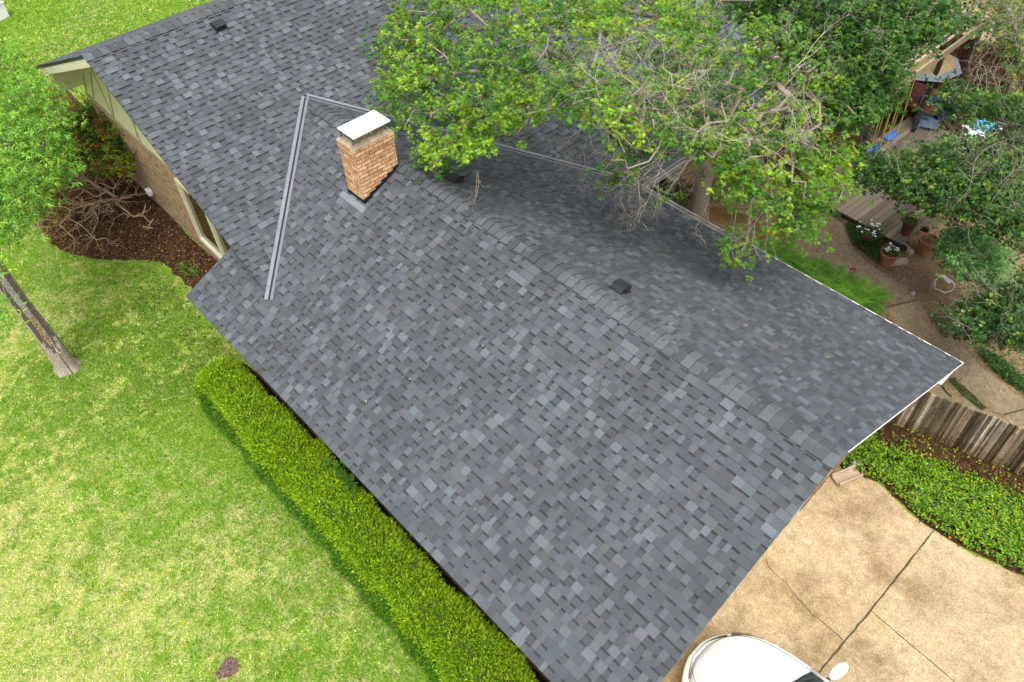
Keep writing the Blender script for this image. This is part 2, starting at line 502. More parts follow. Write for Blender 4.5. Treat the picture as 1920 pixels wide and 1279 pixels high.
sheet('ground', [(-150, -120), (120, -120), (120, 150), (-150, 150)], 0.0, M['lawn'])
YARD = [(-25, 13.2), (-9, 11.9), (-2.0, 11.5), (8, 13.5), (12, 40), (-25, 40)]
sheet('backyard_soil', YARD, 0.004, M['yard'])
DRV = ats([(1600, 889), (1645, 905), (1672, 930), (1700, 960), (1750, 995), (1820, 1038), (1920, 1083), (2060, 1140)])
DRVP = [(-2.3, 2.3), (-2.3, 9.70)] + [(p[0], p[1]) for p in DRV] + [(9, 10.6), (9, -1.0), (4.0, 1.0), (0.0, 2.1)]
sheet('driveway', DRVP, 0.008, M['drive'])
MULCH_PX = [(62, 380), (78, 425), (105, 462), (150, 480), (205, 487), (250, 488), (300, 492), (330, 515), (362, 545), (400, 560), (440, 560), (440, 490), (380, 470), (200, 250), (120, 165), (80, 180), (60, 260), (55, 330)]
MULCHP = smooth_poly(ats(MULCH_PX), 5, 0.05)
sheet('mulch_bed', MULCHP, 0.012, M['mulch'])
BEDP = smooth_poly([(-2.2, 9.85)] + [(p[0] + 0.02, p[1] + 0.03) for p in DRV] + [(4.2, 12.9), (-0.7, 11.75), (-2.3, 11.3), (-2.2, 10.4)], 4, 0.03, 3)
sheet('planting_bed', BEDP, 0.016, M['mulch'])
PATH1 = ats([(1500, 420), (1545, 400), (1590, 400), (1588, 440), (1600, 468), (1640, 503), (1690, 535), (1720, 561), (1657, 577), (1625, 590), (1560, 560), (1480, 490)])
PATH2 = ats([(1724, 564), (1760, 600), (1795, 640), (1840, 690), (1880, 720), (1920, 752), (1920, 765), (1882, 778), (1850, 770), (1790, 705), (1740, 680), (1690, 640), (1664, 580)])
PATH3 = ats([(1762, 722), (1781, 745), (1815, 747), (1842, 768), (1878, 781), (1920, 770), (1960, 790), (1920, 860), (1700, 800), (1730, 730)])
for k, P in enumerate((PATH1, PATH2)):
    sheet('path', P, 0.012, M['path'])
sheet('path', PATH3, 0.0125, M['path'])
sheet('hedge_bed', smooth_poly([(-12.3, 1.98), (-9, 2.0), (-5, 2.02), (-1.95, 1.98), (-1.95, 3.1), (-7, 3.1), (-12.3, 3.1)], 4, .03, 6), 0.0115, dirt_mat('shaded_soil', (0.006, 0.004, 0.003), (0.02, 0.012, 0.007), (0.06, 0.035, 0.015)))  # soil colour darkened to carry the shade between hedge and eave
sheet('gravel', smooth_poly(ats([(1230, 395), (1290, 388), (1370, 392), (1430, 420), (1500, 440), (1500, 500), (1440, 520), (1300, 480)], 0), 4), 0.010, M['gold'])
sheet('pergola_ground', smooth_poly([(-13, 17.0), (-6.3, 17.2), (-4.6, 19.6), (-3.6, 22.9), (-13, 22.9)], 4, .05), 0.0085, M['mulch'])  # darker brown ground sheet beneath the pergola
sheet('neighbour_ground', [(-14, 24.5), (-3, 23.4), (10, 23.4), (14, 60), (-14, 60)], 0.010, M['tan'])
sheet('street_pavement', [(-40, 3.0), (-35.6, 5.3), (-34.6, 7.0), (-60, 40), (-80, 0)], 0.010, M['tan'])

def strip(pts, wd, z, m, name, jit=0.012, seed=2):
    rg = random.Random(seed); P = [np.array(p[:2]) for p in pts]; Q = []
    for a, b in zip(P[:-1], P[1:]):
        n = max(2, int(np.linalg.norm(b - a) / 0.12))
        for k in range(n): Q.append(a + (b - a) * k / n + np.array([rg.uniform(-jit, jit), rg.uniform(-jit, jit)]))
    Q.append(P[-1]); L, Rr = [], []
    for i, q in enumerate(Q):
        d = nrm(Q[min(i + 1, len(Q) - 1)] - Q[max(i - 1, 0)]); s = np.array([-d[1], d[0]]); h = wd / 2 * rg.uniform(0.6, 1.3)
        L.append(q + s * h); Rr.append(q - s * h)
    b = MB()
    for i in range(len(Q) - 1):
        b.poly([(*L[i], z), (*Rr[i], z), (*Rr[i + 1], z), (*L[i + 1], z)][::-1])
    o = b.build(name, m); tag(o, kind='structure'); return o
for k, (pp, wd, jt) in enumerate([([(1752, 993), (1632, 1145), (1545, 1250), (1480, 1330)], 0.026, 0.008), ([(1632, 1145), (1700, 1203), (1790, 1279), (1860, 1340)], 0.014, 0.004),
                                  ([(1434, 1049), (1450, 1075), (1473, 1092), (1495, 1122), (1520, 1150), (1545, 1168), (1580, 1201)], 0.012, 0.012),
                                  ([(1548, 902), (1500, 957), (1440, 1022)], 0.014, 0.004)]):
    strip(ats(pp), wd, 0.0125, M['joint'], 'driveway_joint', jt, k)
strip(ats([(1781, 710), (1810, 738), (1845, 768)]), 0.16, 0.018, M['moss'], 'moss_strip', 0.02)
strip(ats([(1657, 577), (1722, 562)]), 0.03, 0.018, M['joint'], 'path_joint', 0.004)
strip(ats([(1762, 722), (1783, 745)]), 0.05, 0.018, M['moss'], 'path_joint', 0.01)
strip(ats([(1882, 779), (1930, 765)]), 0.035, 0.018, M['joint'], 'path_joint', 0.004)

# ------------------------------------------------------------------ the house
SA, SB = 0.45528, 0.46651
YR, ZR, YL, YE = 6.65, 4.2655, 2.552, 11.671
XG, XBK, XV = -1.499, -12.318, -13.735
XB, ZB, YB, XE = -16.254, 5.4407, 3.529, -8.83
XVB = XV + (YR - YB) * SA / SB           # where the left valley meets the rake
ZE = ZR - SA * (YE - YR)
YREC, XSTEP = 11.39, -6.13
SBK, XBB = 0.42, -21.5                   # back slope
YFAR = 19.0
house = thing('house', 'brick house with dark grey shingle roof, two gabled wings meeting at metal valleys', 'house', (-9, 8, 0))
HO = np.array([-9, 8, 0.0])
class HB(MB):
    def build(s, name, m, parent=house, **k):
        k['off'] = k.get('off', HO); return MB.build(s, name, m, parent, **k)
# walls
b = HB()
def wallbox(b, x0, y0, x1, y1, z0, z1):
    b = HB(); b.box(((x0 + x1) / 2, (y0 + y1) / 2, (z0 + z1) / 2), (abs(x1 - x0), abs(y1 - y0), z1 - z0)); b.build('wall', M['brickwall'], uv=True)
wallbox(b, -21.0, 4.28, -10.6, 4.45, 0, 2.40)            # gable end, brick up to the siding
wallbox(b, -21.0, 4.452, -20.85, YFAR - .7, 0, 2.9)       # back wall
wallbox(b, -9.45, 11.12, -9.28, YFAR - .7, 0, 2.05)      # backyard side of the main wing
wallbox(b, -9.27, 10.75, -6.3, 10.90, 0, 2.1)
wallbox(b, -6.29, 11.0, -2.302, 11.15, 0, 1.95)
wallbox(b, -11.9, 3.10, -2.302, 3.25, 0, 2.25)
wallbox(b, -11.9, 3.252, -11.75, 4.277, 0, 2.6)
b = HB()                                                  # driveway gable: brick end above the garage door
P = [(-2.17, 3.1, 0), (-2.17, 11.15, 0), (-2.17, 11.15, 1.9), (-2.17, YR, ZR - .16), (-2.17, 3.1, ZR - SA * (YR - 3.1) - .16)]
b.prism(P, (-0.15, 0, 0))
o = b.build('wall', M['brickwall'], uv=True)
b = HB(); b.box((-2.155, 6.0, 1.06), (0.03, 4.9, 2.12))
for k in range(1, 4): b.box((-2.14, 6.0, 0.53 * k), (0.03, 4.86, 0.02))
gd = b.build('garage_door', M['cream'])
b = HB()                                                  # cream gable siding on the left end
x0, x1 = -21.0, -12.0
b.prism([(-20.98, 4.262, 2.40), (-10.8, 4.262, 2.40), (-10.8, 4.262, 2.75), (XB, 4.262, ZB - .14), (-20.98, 4.262, ZB - SBK * (20.98 + XB) - .14)], (0, 0.16, 0))
sid = b.build('gable_siding', M['cream_siding'])
b = HB()
def seam(xa, za, xb_, zb_): b.bar((xa, 4.256, za), (xb_, 4.256, zb_), 0.012, 0.035, up=(0, 1, 0.001))
b2 = HB()
for a_, c_ in (((-20.9, 2.5), (-20.3, 3.25)), ((-20.45, 2.5), (-19.5, 3.6)), ((-19.33, 2.42), (-19.33, 3.9)), ((-19.31, 2.42), (-18.6, 3.6)), ((-17.95, 2.5), (-17.4, 3.6)), ((-17.8, 2.42), (-17.8, 4.2)), ((-16.6, 2.5), (-16.0, 3.8))):
    b2.tube([(a_[0], 4.258, a_[1]), (c_[0], 4.258, c_[1])], 0.016, 4)
b2.bar((-20.98, 4.25, 2.40), (-12.4, 4.25, 2.40), 0.03, 0.09)
b2.build('trim_board', M['trim'], parent=sid, off=HO)
sid.parent = house
# window in the gable end
b = HB()
for xa, xb_, za, zb_ in ((-16.18, -13.9, 0.48, 0.58), (-16.18, -13.9, 2.2, 2.28), (-16.18, -16.09, 0.58, 2.2), (-14.95, -14.86, 0.58, 2.2), (-13.99, -13.9, 0.58, 2.2)):
    b.box(((xa + xb_) / 2, 4.25, (za + zb_) / 2), (xb_ - xa, 0.10, zb_ - za))
win = b.build('window', M['cream'])
b = HB(); b.box((-15.52, 4.275, 1.39), (1.13, 0.02, 1.60)); b.box((-14.425, 4.275, 1.39), (0.86, 0.02, 1.60)); b.build('pane', M['glass'], parent=win)
b = HB(); b.box((-18.92, 4.2, 0.46), (0.2, 0.14, 0.18)); b.build('wall_light', M['whitetrim'], bevel=0.03)

# --- shingle planes
def shingle_field(b, O, u, v, polys, seed, jit=0.0, elo=0.0, ehi=None):
    """O origin, u along the eave, v up the slope (unit vectors); polys convex ccw in (u,v)"""
    O, u, v = map(lambda a: np.asarray(a, float), (O, u, v)); n = np.cross(u, v)
    rg = random.Random(seed); EXP = 0.1265
    us = [p[0] for q in polys for p in q]; vs = [p[1] for q in polys for p in q]
    c0, c1 = int(math.floor(min(vs) / EXP)), int(math.ceil(max(vs) / EXP))
    boxes = [(min(p[0] for p in q), max(p[0] for p in q), min(p[1] for p in q), max(p[1] for p in q)) for q in polys]
    def put(cell, h0, h1, va, vb, col, drop=0.007, side=None):
        x0, x1, y0, y1 = cell[0][0], cell[1][0], cell[0][1], cell[2][1]
        for q, bb in zip(polys, boxes):
            if x1 < bb[0] or x0 > bb[1] or y1 < bb[2] or y0 > bb[3]: continue
            c = clip_convex(cell, q)
            if not c: continue
            top = [O + u * p[0] + v * p[1] + n * (h0 + (h1 - h0) * (p[1] - va) / (vb - va)) for p in c]
            b.prism(top, -n * drop, col, side or tuple(k * 0.55 for k in col), bottom=False)
    def tone(kind):
        r = rg.random()
        if kind == 'slot': g = rg.choice((0.060, 0.066, 0.071, 0.076, 0.082))
        else: g = 0.122 if r < 0.11 else (0.101 if r < 0.28 else rg.choice((0.066, 0.072, 0.078, 0.084, 0.090)))
        g *= rg.uniform(0.93, 1.07)
        t = rg.random()
        if t < 0.12: k = (0.91, 1.01, 1.02)
        elif t < 0.35: k = (0.94, 0.985, 1.09)
        else: k = (0.87, 1.0, 1.09)
        return (g * k[0], g * k[1], g * k[2])
    for c in range(c0, c1):
        va, vb = c * EXP, (c + 1) * EXP
        x = min(us) - rg.uniform(0, 0.4); up = rg.random() < 0.5
        while x < max(us):
            wd = rg.choice((0.07, 0.10, 0.12, 0.14, 0.17)) if up else rg.choice((0.06, 0.08, 0.10, 0.12, 0.15))
            if rg.random() < 0.06: wd *= 0.35
            col = tone('tab' if up else 'slot')
            if up:
                jv = rg.uniform(0, 0.003)
                put([(x, va + jv), (x + wd, va + jv), (x + wd, vb), (x, vb)], 0.017, 0.008, va, vb, col, 0.010)
            else:
                put([(x, va), (x + wd, va), (x + wd, vb), (x, vb)], 0.009, 0.001, va, vb, col, 0.006)
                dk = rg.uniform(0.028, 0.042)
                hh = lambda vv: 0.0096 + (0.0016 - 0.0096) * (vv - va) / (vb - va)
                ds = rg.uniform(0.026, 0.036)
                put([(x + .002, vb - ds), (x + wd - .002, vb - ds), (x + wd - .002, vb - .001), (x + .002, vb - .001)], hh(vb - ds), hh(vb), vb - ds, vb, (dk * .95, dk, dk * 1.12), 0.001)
            x += wd
            # neighbouring pieces of one shingle either step up/down or carry on in another tone
            up = (not up) if rg.random() < (0.60 if up else 0.9) else up

cA, cB_, cK = math.sqrt(1 + SA * SA), math.sqrt(1 + SB * SB), math.sqrt(1 + SBK * SBK)
GAP = 0.05
# wing, left slope: u=+x, v upslope (+y)
wing = MB()
hv = lambda y: (y - YL) * cA
gx = lambda y: XV + (YR - y) * SA / SB
shingle_field(wing, (0, YL, ZR - SA * (YR - YL)), (1, 0, 0), (0, 1 / cA, SA / cA),
              [[(gx(YB) + GAP, 0), (XG, 0), (XG, hv(YR)), (gx(YB) + GAP, hv(YR))],
               [(gx(YB) + GAP, hv(YB)), (gx(YB) + GAP, hv(YR)), (XV + GAP, hv(YR))],
               [(XBK, 0), (gx(YB) + GAP, 0), (gx(YB) + GAP, hv(YB)), (gx(4.2), hv(4.2)), (XBK, hv(4.2))]], 11)
# wing, right slope: u = -x, v upslope (-y)
hr = lambda y: (YE - y) * cA
shingle_field(wing, (0, YE, ZE), (-1, 0, 0), (0, -1 / cA, SA / cA),
              [[(-XG, 0), (-XSTEP, 0), (-XSTEP, hr(YR)), (-XG, hr(YR))],
               [(-XSTEP, hr(YREC)), (-(XV + (YREC - YR) * SA / SB) - GAP, hr(YREC)), (-XV - GAP, hr(YR)), (-XSTEP, hr(YR))]], 12)
def offb(mb, name, m, parent=house, **k): return mb.build(name, m, parent, off=HO, **k)
wing_roof = offb(wing, 'roof', M['shingle'])
tag(wing_roof, 'lower wing roof running down to the driveway')
# main roof, front slope: descends towards +x; u=+y... v towards -x
main = MB()
EX = XE
hb = lambda x: (EX - x) * cB_
ZEB = ZB - SB * (EX - XB)
xvb = gx(YB)
shingle_field(main, (EX, 0, ZEB), (0, 1, 0), (-1 / cB_, 0, SB / cB_),
              [[(YB, hb(xvb - GAP)), (YR, hb(XV - GAP)), (YR, hb(XB)), (YB, hb(XB))],
               [(YR, hb(XV - GAP)), (YREC + .30, 0), (YFAR, 0), (YFAR, hb(XB)), (YR, hb(XB))]], 13)
hk = lambda x: (x - XBB) * cK
ZBB = ZB - SBK * (XB - XBB)
shingle_field(main, (XBB, 0, ZBB), (0, -1, 0), (1 / cK, 0, SBK / cK), [[(-YFAR, 0), (-YB, 0), (-YB, hk(XB)), (-YFAR, hk(XB))]], 14)
main_roof = offb(main, 'roof', M['shingle'])
tag(main_roof, 'higher main roof with its ridge along the top of the photo')

# decking slabs under the shingles (dark) and boards around them
def slab(pts, th=0.05, drop=0.012):
    P = [np.array(p) - np.array((0, 0, drop)) for p in pts]
    b.prism(P, (0, 0, -th))
def zl(y): return ZR - SA * abs(y - YR)
def zb(x): return ZB - (SB * (x - XB) if x > XB else SBK * (XB - x))
b = MB()
slab([(XBK + .01, YL + .01, zl(YL)), (XG - .01, YL + .01, zl(YL)), (XG - .01, YR, ZR), (XV, YR, ZR), (gx(4.2), 4.2, zl(4.2)), (XBK + .01, 4.2, zl(4.2))])
slab([(XG - .01, YR, ZR), (XG - .01, YE - .01, ZE), (XSTEP, YE - .01, ZE), (XSTEP, YREC - .01, zl(YREC)), (gx(2 * YR - YREC), YREC - .01, zl(YREC)), (XV, YR, ZR)])
offb(b, 'roof_deck', M['black'], wing_roof)
b = MB()
slab([(xvb, YB + .01, zb(xvb)), (XV, YR, ZR), (XB, YR, ZB), (XB, YB + .01, ZB)])
slab([(XV, YR, ZR), (EX - .01, YREC + .28, zb(EX)), (EX - .01, YFAR, zb(EX)), (XB, YFAR, ZB), (XB, YR, ZB)])
slab([(XB, YB + .01, ZB), (XB, YFAR, ZB), (XBB + .01, YFAR, ZBB), (XBB + .01, YB + .01, ZBB)])
offb(b, 'roof_deck', M['black'], main_roof)

# barge boards, fascia, soffits
b = MB()
def board(a, c, wd, th, up=(0, 0, 1)): b.bar(a, c, wd, th, up)
board((XB, YB + .035, ZB - .15), (XBB + .02, YB + .035, ZBB - .15), 0.03, 0.17)
board((XB, YB + .10, ZB - .15), (xvb + .1, YB + .10, zb(xvb + .1) - .15), 0.03, 0.13)
board((XBB + .03, YB + .06, ZBB - .17), (XBB + .03, YFAR, ZBB - .17), 0.03, 0.2)
b.prism([(XBB + .05, YB + .06, ZBB - .22), (-20.98, YB + .06, ZBB - .22), (-20.98, YFAR, ZBB - .22), (XBB + .05, YFAR, ZBB - .22)][::-1], (0, 0, .02))
b.prism([(XBB + .06, YB + .055, ZBB - .06), (XBB + .06, YB + .055, ZBB - .44), (-20.7, YB + .055, ZBB - .44), (-20.7, YB + .055, ZBB + .22)][::-1], (0, .70, 0))
for s in (0, 1):      # raking soffit
    xa = XBB + .1 if s == 0 else xvb; za = zb(xa) - .24
    b.prism([(XB, YB + .055, ZB - .24), (XB, 4.26, ZB - .24), (xa, 4.26, za), (xa, YB + .055, za)], (0, 0, .02))
offb(b, 'barge_board', M['cream'])
b = MB()
board((XG - .10, YR, ZR - .13), (XG - .10, YL, zl(YL) - .13), 0.03, 0.10)
board((XG - .10, YR, ZR - .13), (XG - .10, YE, ZE - .13), 0.03, 0.10)
board((XG - .05, YE - .03, ZE - .12), (XSTEP, YE - .03, ZE - .12), 0.03, 0.15)
board((XBK + .03, YL + .05, zl(YL) - .12), (XBK + .03, 4.2, zl(4.2) - .12), 0.03, 0.15)
board((EX - .03, YREC + .3, ZEB - .12), (EX - .03, YFAR, ZEB - .12), 0.03, 0.15)
b.prism([(XG - .05, YL + .06, zl(YL) - .2), (XBK + .05, YL + .06, zl(YL) - .2), (XBK + .05, 3.1, zl(YL) - .2), (XG - .05, 3.1, zl(YL) - .2)], (0, 0, .02))
b.prism([(XG - .05, YE - .06, ZE - .2), (XSTEP, YE - .06, ZE - .2), (XSTEP, 11.15, ZE - .2), (XG - .05, 11.15, ZE - .2)][::-1], (0, 0, .02))
offb(b, 'fascia', M['whitetrim'])
b = MB(); board((XG - .05, YL + .06, zl(YL) - .11), (XBK + .03, YL + .06, zl(YL) - .11), 0.03, 0.11)
M['brown_paint'] = flat('brown_paint', (0.05, 0.04, 0.035), rough=.7)
offb(b, 'fascia', M['brown_paint'])
# drip edge: thin pale metal along the wing's eave and rake
b = MB()
def drip(a, c, wd=0.03): b.bar(a, c, wd, 0.012)
drip((XG + .008, YE + .008, ZE + .004), (XSTEP, YE + .008, ZE + .004), .02)
drip((XG + .006, YE + .01, ZE + .004), (XG + .006, YR, ZR + .004), 0.012)
offb(b, 'drip_edge', M['whitetrim'], wing_roof)
b = MB()

# gutters
b = MB()
def trough(a, c, wd, side):
    a = np.array(a, float); c = np.array(c, float); s = np.array(side, float)
    b.bar(a + s * 0.0, c + s * 0.0, 0.018, 0.10); b.bar(a + s * wd, c + s * wd, 0.022, 0.11); b.bar(a + s * wd / 2 - (0, 0, .05), c + s * wd / 2 - (0, 0, .05), wd, 0.012)
trough((-9.0, YREC + .012, zl(YREC) - .03), (XSTEP, YREC + .012, zl(YREC) - .03), 0.10, (0, 1, 0))
offb(b, 'gutter', M['gutter'])
b = MB(); trough((EX + .012, YREC + .1, ZEB - .035), (EX + .012, YFAR, ZEB - .035), 0.11, (1, 0, 0))
offb(b, 'gutter', M['gutter'])

# ridge caps: overlapping bent shingles
def ridge(b, A, B, sl_a, sl_b, side, step, seed, wd=0.172, flip=False):
    A = np.array(A, float); B = np.array(B, float); L = np.linalg.norm(B - A); d = (B - A) / L; s = np.array(side, float)
    rg = random.Random(seed); n = int(L / step)
    for i in range(n + 1):
        g = rg.choice((0.064, 0.074, 0.085, 0.094, 0.102, 0.11)) * rg.uniform(.95, 1.05); col = (g * .90, g, g * 1.05)
        t0, t1 = i * step, min((i + 1) * step + .012, L)
        if t1 - t0 < .04: continue
        h0, h1 = 0.020, 0.031 + rg.uniform(0, .006)       # lifts towards its exposed edge
        rows = []
        wv = wd * rg.uniform(.96, 1.04)
        for t, h in ((t0, h0), (t1, h1)):
            row = []
            for k in range(-4, 5):
                q = k / 4 * wv
                sl_ = sl_a if k < 0 else sl_b
                drop = sl_ * abs(q) - 0.02 * (1 - (abs(k) / 4) ** 2) * 0 
                rnd = 0.03 * math.exp(-(k / 1.6) ** 2)
                row.append(A + d * t + s * q + np.array([0, 0, h - drop - rnd * .6]))
            rows.append(row)
        i0 = len(b.v); 
        for row in rows: b.v += [tuple(p) for p in row]
        low = [tuple(p - np.array([0, 0, .016])) for p in rows[1]]
        b.v += low
        for k in range(8):
            b.face((i0 + k, i0 + k + 1, i0 + 10 + k, i0 + 9 + k)[::-1], col)
            b.face((i0 + 9 + k, i0 + 10 + k, i0 + 19 + k, i0 + 18 + k)[::-1], tuple(c * .3 for c in col))
        for e in (0, 8):
            p, q = rows[0][e], rows[1][e]
            b.poly([p, q, q - np.array([0, 0, .014]), p - np.array([0, 0, .014])], tuple(c * .35 for c in col))
            b.poly([p, p - np.array([0, 0, .014]), q - np.array([0, 0, .014]), q], tuple(c * .35 for c in col))
b = MB(); ridge(b, (XV + .35, YR, ZR), (XG + .02, YR, ZR), SA, SA, (0, 1, 0), 0.163, 21)
offb(b, 'ridge_cap', M['shingle'], wing_roof)
b = MB(); ridge(b, (XB, YFAR, ZB), (XB, YB - .01, ZB), SB, SBK, (-1, 0, 0), 0.17, 22)
offb(b, 'ridge_cap', M['shingle'], main_roof)

# valley flashing: two bright strips with a dark crease
def valley(A, B, nA, nB, wd=0.115, gap=0.022):
    A = np.array(A, float); B = np.array(B, float); d = nrm(B - A)
    b1, b2 = MB(), MB()
    for n in (nA, nB):
        n = nrm(n); s = nrm(np.cross(n, d))
        other = nB if n is nA else nA
        if s[2] < 0: s = -s
        up = n * 0.024
        q = [A + s * gap + up, B + s * gap + up, B + s * wd + up, A + s * wd + up]
        nn = np.cross(q[1] - q[0], q[3] - q[0])
        if nn[2] < 0: q = q[::-1]
        b1.prism(q, -n * 0.02)
    b2.tube([A + np.array([0, 0, .016]), B + np.array([0, 0, .016])], 0.026, 6)
    o = offb(b1, 'valley_flashing', M['metal_strip'], main_roof)
    offb(b2, 'valley_crease', M['crease'], main_roof)
nAL, nAR, nBF = (0, -SA, 1), (0, SA, 1), (SB, 0, 1)
valley((XV, YR, ZR), (xvb + .05, YB - .05, zb(xvb + .05)), nAL, nBF, 0.088)
valley((XV, YR, ZR), (gx(2 * YR - YREC), YREC, zl(YREC)), nAR, nBF, 0.085, 0.02)

# roof vents
def vent(c, down, name_parent, sz=0.36, m='black', rim=True):
    """low hooded box vent lying on a slope; down = horizontal downslope direction and slope"""
    dx, dy, s = down
    dn = nrm((dx, dy, -s)); sd_ = nrm((-dy, dx, 0)); n = np.cross(dn, sd_); n = n if n[2] > 0 else -n
    c = np.array(c, float)
    b = MB(); h = sz / 2
    prof = [(-h, 0.02), (-h * .75, 0.09), (-h * .2, 0.135), (h * .6, 0.145), (h * .95, 0.13), (h, 0.085)]
    L = [c + dn * p + n * q - sd_ * h for p, q in prof]; Rr = [c + dn * p + n * q + sd_ * h for p, q in prof]
    for i in range(len(prof) - 1): b.poly([L[i], L[i + 1], Rr[i + 1], Rr[i]][::-1])
    b.poly([c - dn * h - sd_ * h] + L + [c + dn * h * .7 - sd_ * h]); b.poly(([c - dn * h + sd_ * h] + Rr + [c + dn * h * .7 + sd_ * h])[::-1])
    b.poly([c + dn * h * .7 - sd_ * h, L[-1], Rr[-1], c + dn * h * .7 + sd_ * h])
    f = [c + dn * (h + .02) + sd_ * (h + .02) + n * .02, c - dn * (h + .03) + sd_ * (h + .02) + n * .02, c - dn * (h + .03) - sd_ * (h + .02) + n * .02, c + dn * (h + .02) - sd_ * (h + .02) + n * .02]
    if np.cross(f[1] - f[0], f[2] - f[0])[2] < 0: f = f[::-1]
    o = offb(b, 'roof_vent', M[m], name_parent)
    b = MB(); b.prism(f, -n * .006); offb(b, 'vent_flange', M['crease'], name_parent)
    return o
M['ventplastic'] = flat('ventplastic', (0.02, 0.022, 0.024), rough=0.28, bmp=0.02, var=0.1)
vent((-5.60, 7.12, zl(7.12)), (0, 1, SA), wing_roof, 0.23, 'ventplastic')
vent((-9.65, 7.15, zl(7.15)), (0, 1, SA), wing_roof, 0.23, 'ventplastic')
vent((-15.82, 6.14, zb(-15.82)), (1, 0, SB), main_roof, 0.23, 'ventplastic')

# chimney
cx0, cx1, cy0, cy1, cz = -11.0, -10.49, 5.71, 6.54, 4.98
b = MB()
b.box(((cx0 + cx1) / 2, (cy0 + cy1) / 2, (3.4 + cz - .16) / 2), (cx1 - cx0, cy1 - cy0, cz - .16 - 3.4))
b.box(((cx0 + cx1) / 2, (cy0 + cy1) / 2, cz - .08), (cx1 - cx0 + .03, cy1 - cy0 + .03, .16))
chim = offb(b, 'chimney', M['brick'], uv=True)
b = MB()
X0, X1, Y0, Y1 = cx0 - .02, cx1 + .02, cy0 - .02, cy1 + .02
t0 = [(X0, Y0, cz), (X1, Y0, cz), (X1, Y1, cz), (X0, Y1, cz)]; t1 = [(X0 + .09, Y0 + .09, cz + .07), (X1 - .09, Y0 + .09, cz + .07), (X1 - .09, Y1 - .09, cz + .07), (X0 + .09, Y1 - .09, cz + .07)]
for k in range(4): b.poly([t0[k], t0[(k + 1) % 4], t1[(k + 1) % 4], t1[k]])
i1 = [(X0 + .13, Y0 + .13, cz + .07), (X1 - .13, Y0 + .13, cz + .07), (X1 - .13, Y1 - .13, cz + .07), (X0 + .13, Y1 - .13, cz + .07)]
i2 = [(p[0], p[1], cz - .05) for p in i1]
for k in range(4):
    b.poly([t1[k], t1[(k + 1) % 4], i1[(k + 1) % 4], i1[k]]); b.poly([i1[k], i1[(k + 1) % 4], i2[(k + 1) % 4], i2[k]])
offb(b, 'chimney_crown', M['cement'], chim)
b = MB(); b.poly([(p[0], p[1], cz - .04) for p in i1]); offb(b, 'flue', M['tar'], chim)
b = MB()
b.box((-10.665, 6.10, 5.245), (0.47, 0.78, 0.012))
b.box((-10.665, 5.712, 5.235), (0.47, 0.008, 0.016)); b.box((-10.665, 6.488, 5.235), (0.47, 0.008, 0.016)); b.box((-10.432, 6.1, 5.235), (0.008, 0.78, 0.016)); b.box((-10.898, 6.1, 5.235), (0.008, 0.78, 0.016))
cap = offb(b, 'chimney_cap', M['white'], chim)
for x in (-10.92, -10.56):
    for y in (5.76, 6.44):
        b = MB(); b.box((x, y, 5.115), (0.035, 0.035, 0.25)); offb(b, 'cap_leg', M['chrome'], chim)
b = MB()   # black step flashing climbing the two faces
yy = cy0 - .012
b.prism([(cx0 - .012, yy, zl(yy) - .05), (cx1 + .012, yy, zl(yy) - .05), (cx1 + .012, yy, zl(yy) + .085), (cx0 - .012, yy, zl(yy) + .085)], (0, .01, 0))
ns = 6
for k in range(ns):
    y0_, y1_ = cy0 - .012 + (cy1 - cy0 + .02) * k / ns, cy0 - .012 + (cy1 - cy0 + .02) * (k + 1) / ns
    for xx, dd in ((cx1 + .012, -.01), (cx0 - .012, .01)):
        zt = zl(y0_) + .12
        b.prism([(xx, y0_, zl(y0_) - .05), (xx, y1_, zl(y1_) - .05), (xx, y1_, zt + (.02 if k < ns - 1 else 0.02)), (xx, y0_, zt)], (dd, 0, 0))
offb(b, 'step_flashing', M['tar'], chim)
b = MB()
q = [(cx0 - .12, cy0 - .05), (cx1 + .1, cy0 - .05), (cx1 + .1, cy0 - .16), (cx0 - .12, cy0 - .16)]
b.prism([(p[0], p[1], zl(p[1]) + .022) for p in q][::-1], (0, 0, -.008))
offb(b, 'apron_flashing', M['metal_strip'], chim)

# ------------------------------------------------------------------ foliage tools
def leaves(name, B, D, Nn, L, col, m, parent=None, kind='oak', wr=0.2):
    """one leaf per row: base B, direction D, normal Nn, length L, colour col"""
    n = len(B); D = nrm(D); S = nrm(np.cross(D, Nn)); Nn = np.cross(S, D); L = np.asarray(L)[:, None]
    if kind == 'oak':
        V = np.stack([B, B + D * L * .45 + S * L * wr, B + D * L - Nn * L * .18, B + D * L * .45 - S * L * wr,
                      B + D * L * .7 + S * L * .48 - Nn * L * .12, B + D * L * .22, B + D * L * .62, B + D * L * .7 - S * L * .48 - Nn * L * .12], 1)
        F = np.array([[0, 1, 2], [0, 2, 3], [5, 6, 4], [5, 7, 6]])
    elif kind == 'blade':
        V = np.stack([B - S * L * wr, B + S * L * wr, B + D * L], 1); F = np.array([[0, 1, 2]])
    else:
        V = np.stack([B, B + D * L * .4 + S * L * wr, B + D * L - Nn * L * .12, B + D * L * .4 - S * L * wr], 1)
        F = np.array([[0, 1, 2], [0, 2, 3]])
    k = V.shape[1]
    tri = (F[None] + (np.arange(n) * k)[:, None, None]).reshape(-1, 3)
    return npmesh(name, V.reshape(-1, 3), tri, m, parent, np.repeat(col, len(F), 0))

def palette(n, pal, rng, spread=0.14):
    pal = np.array(pal, float); wts = pal[:, 3] / pal[:, 3].sum()
    c = pal[rng.choice(len(pal), n, p=wts), :3]
    return np.clip(c * rng.uniform(1 - spread, 1 + spread, (n, 1)) * rng.uniform(.94, 1.06, (n, 3)), 0, 1)

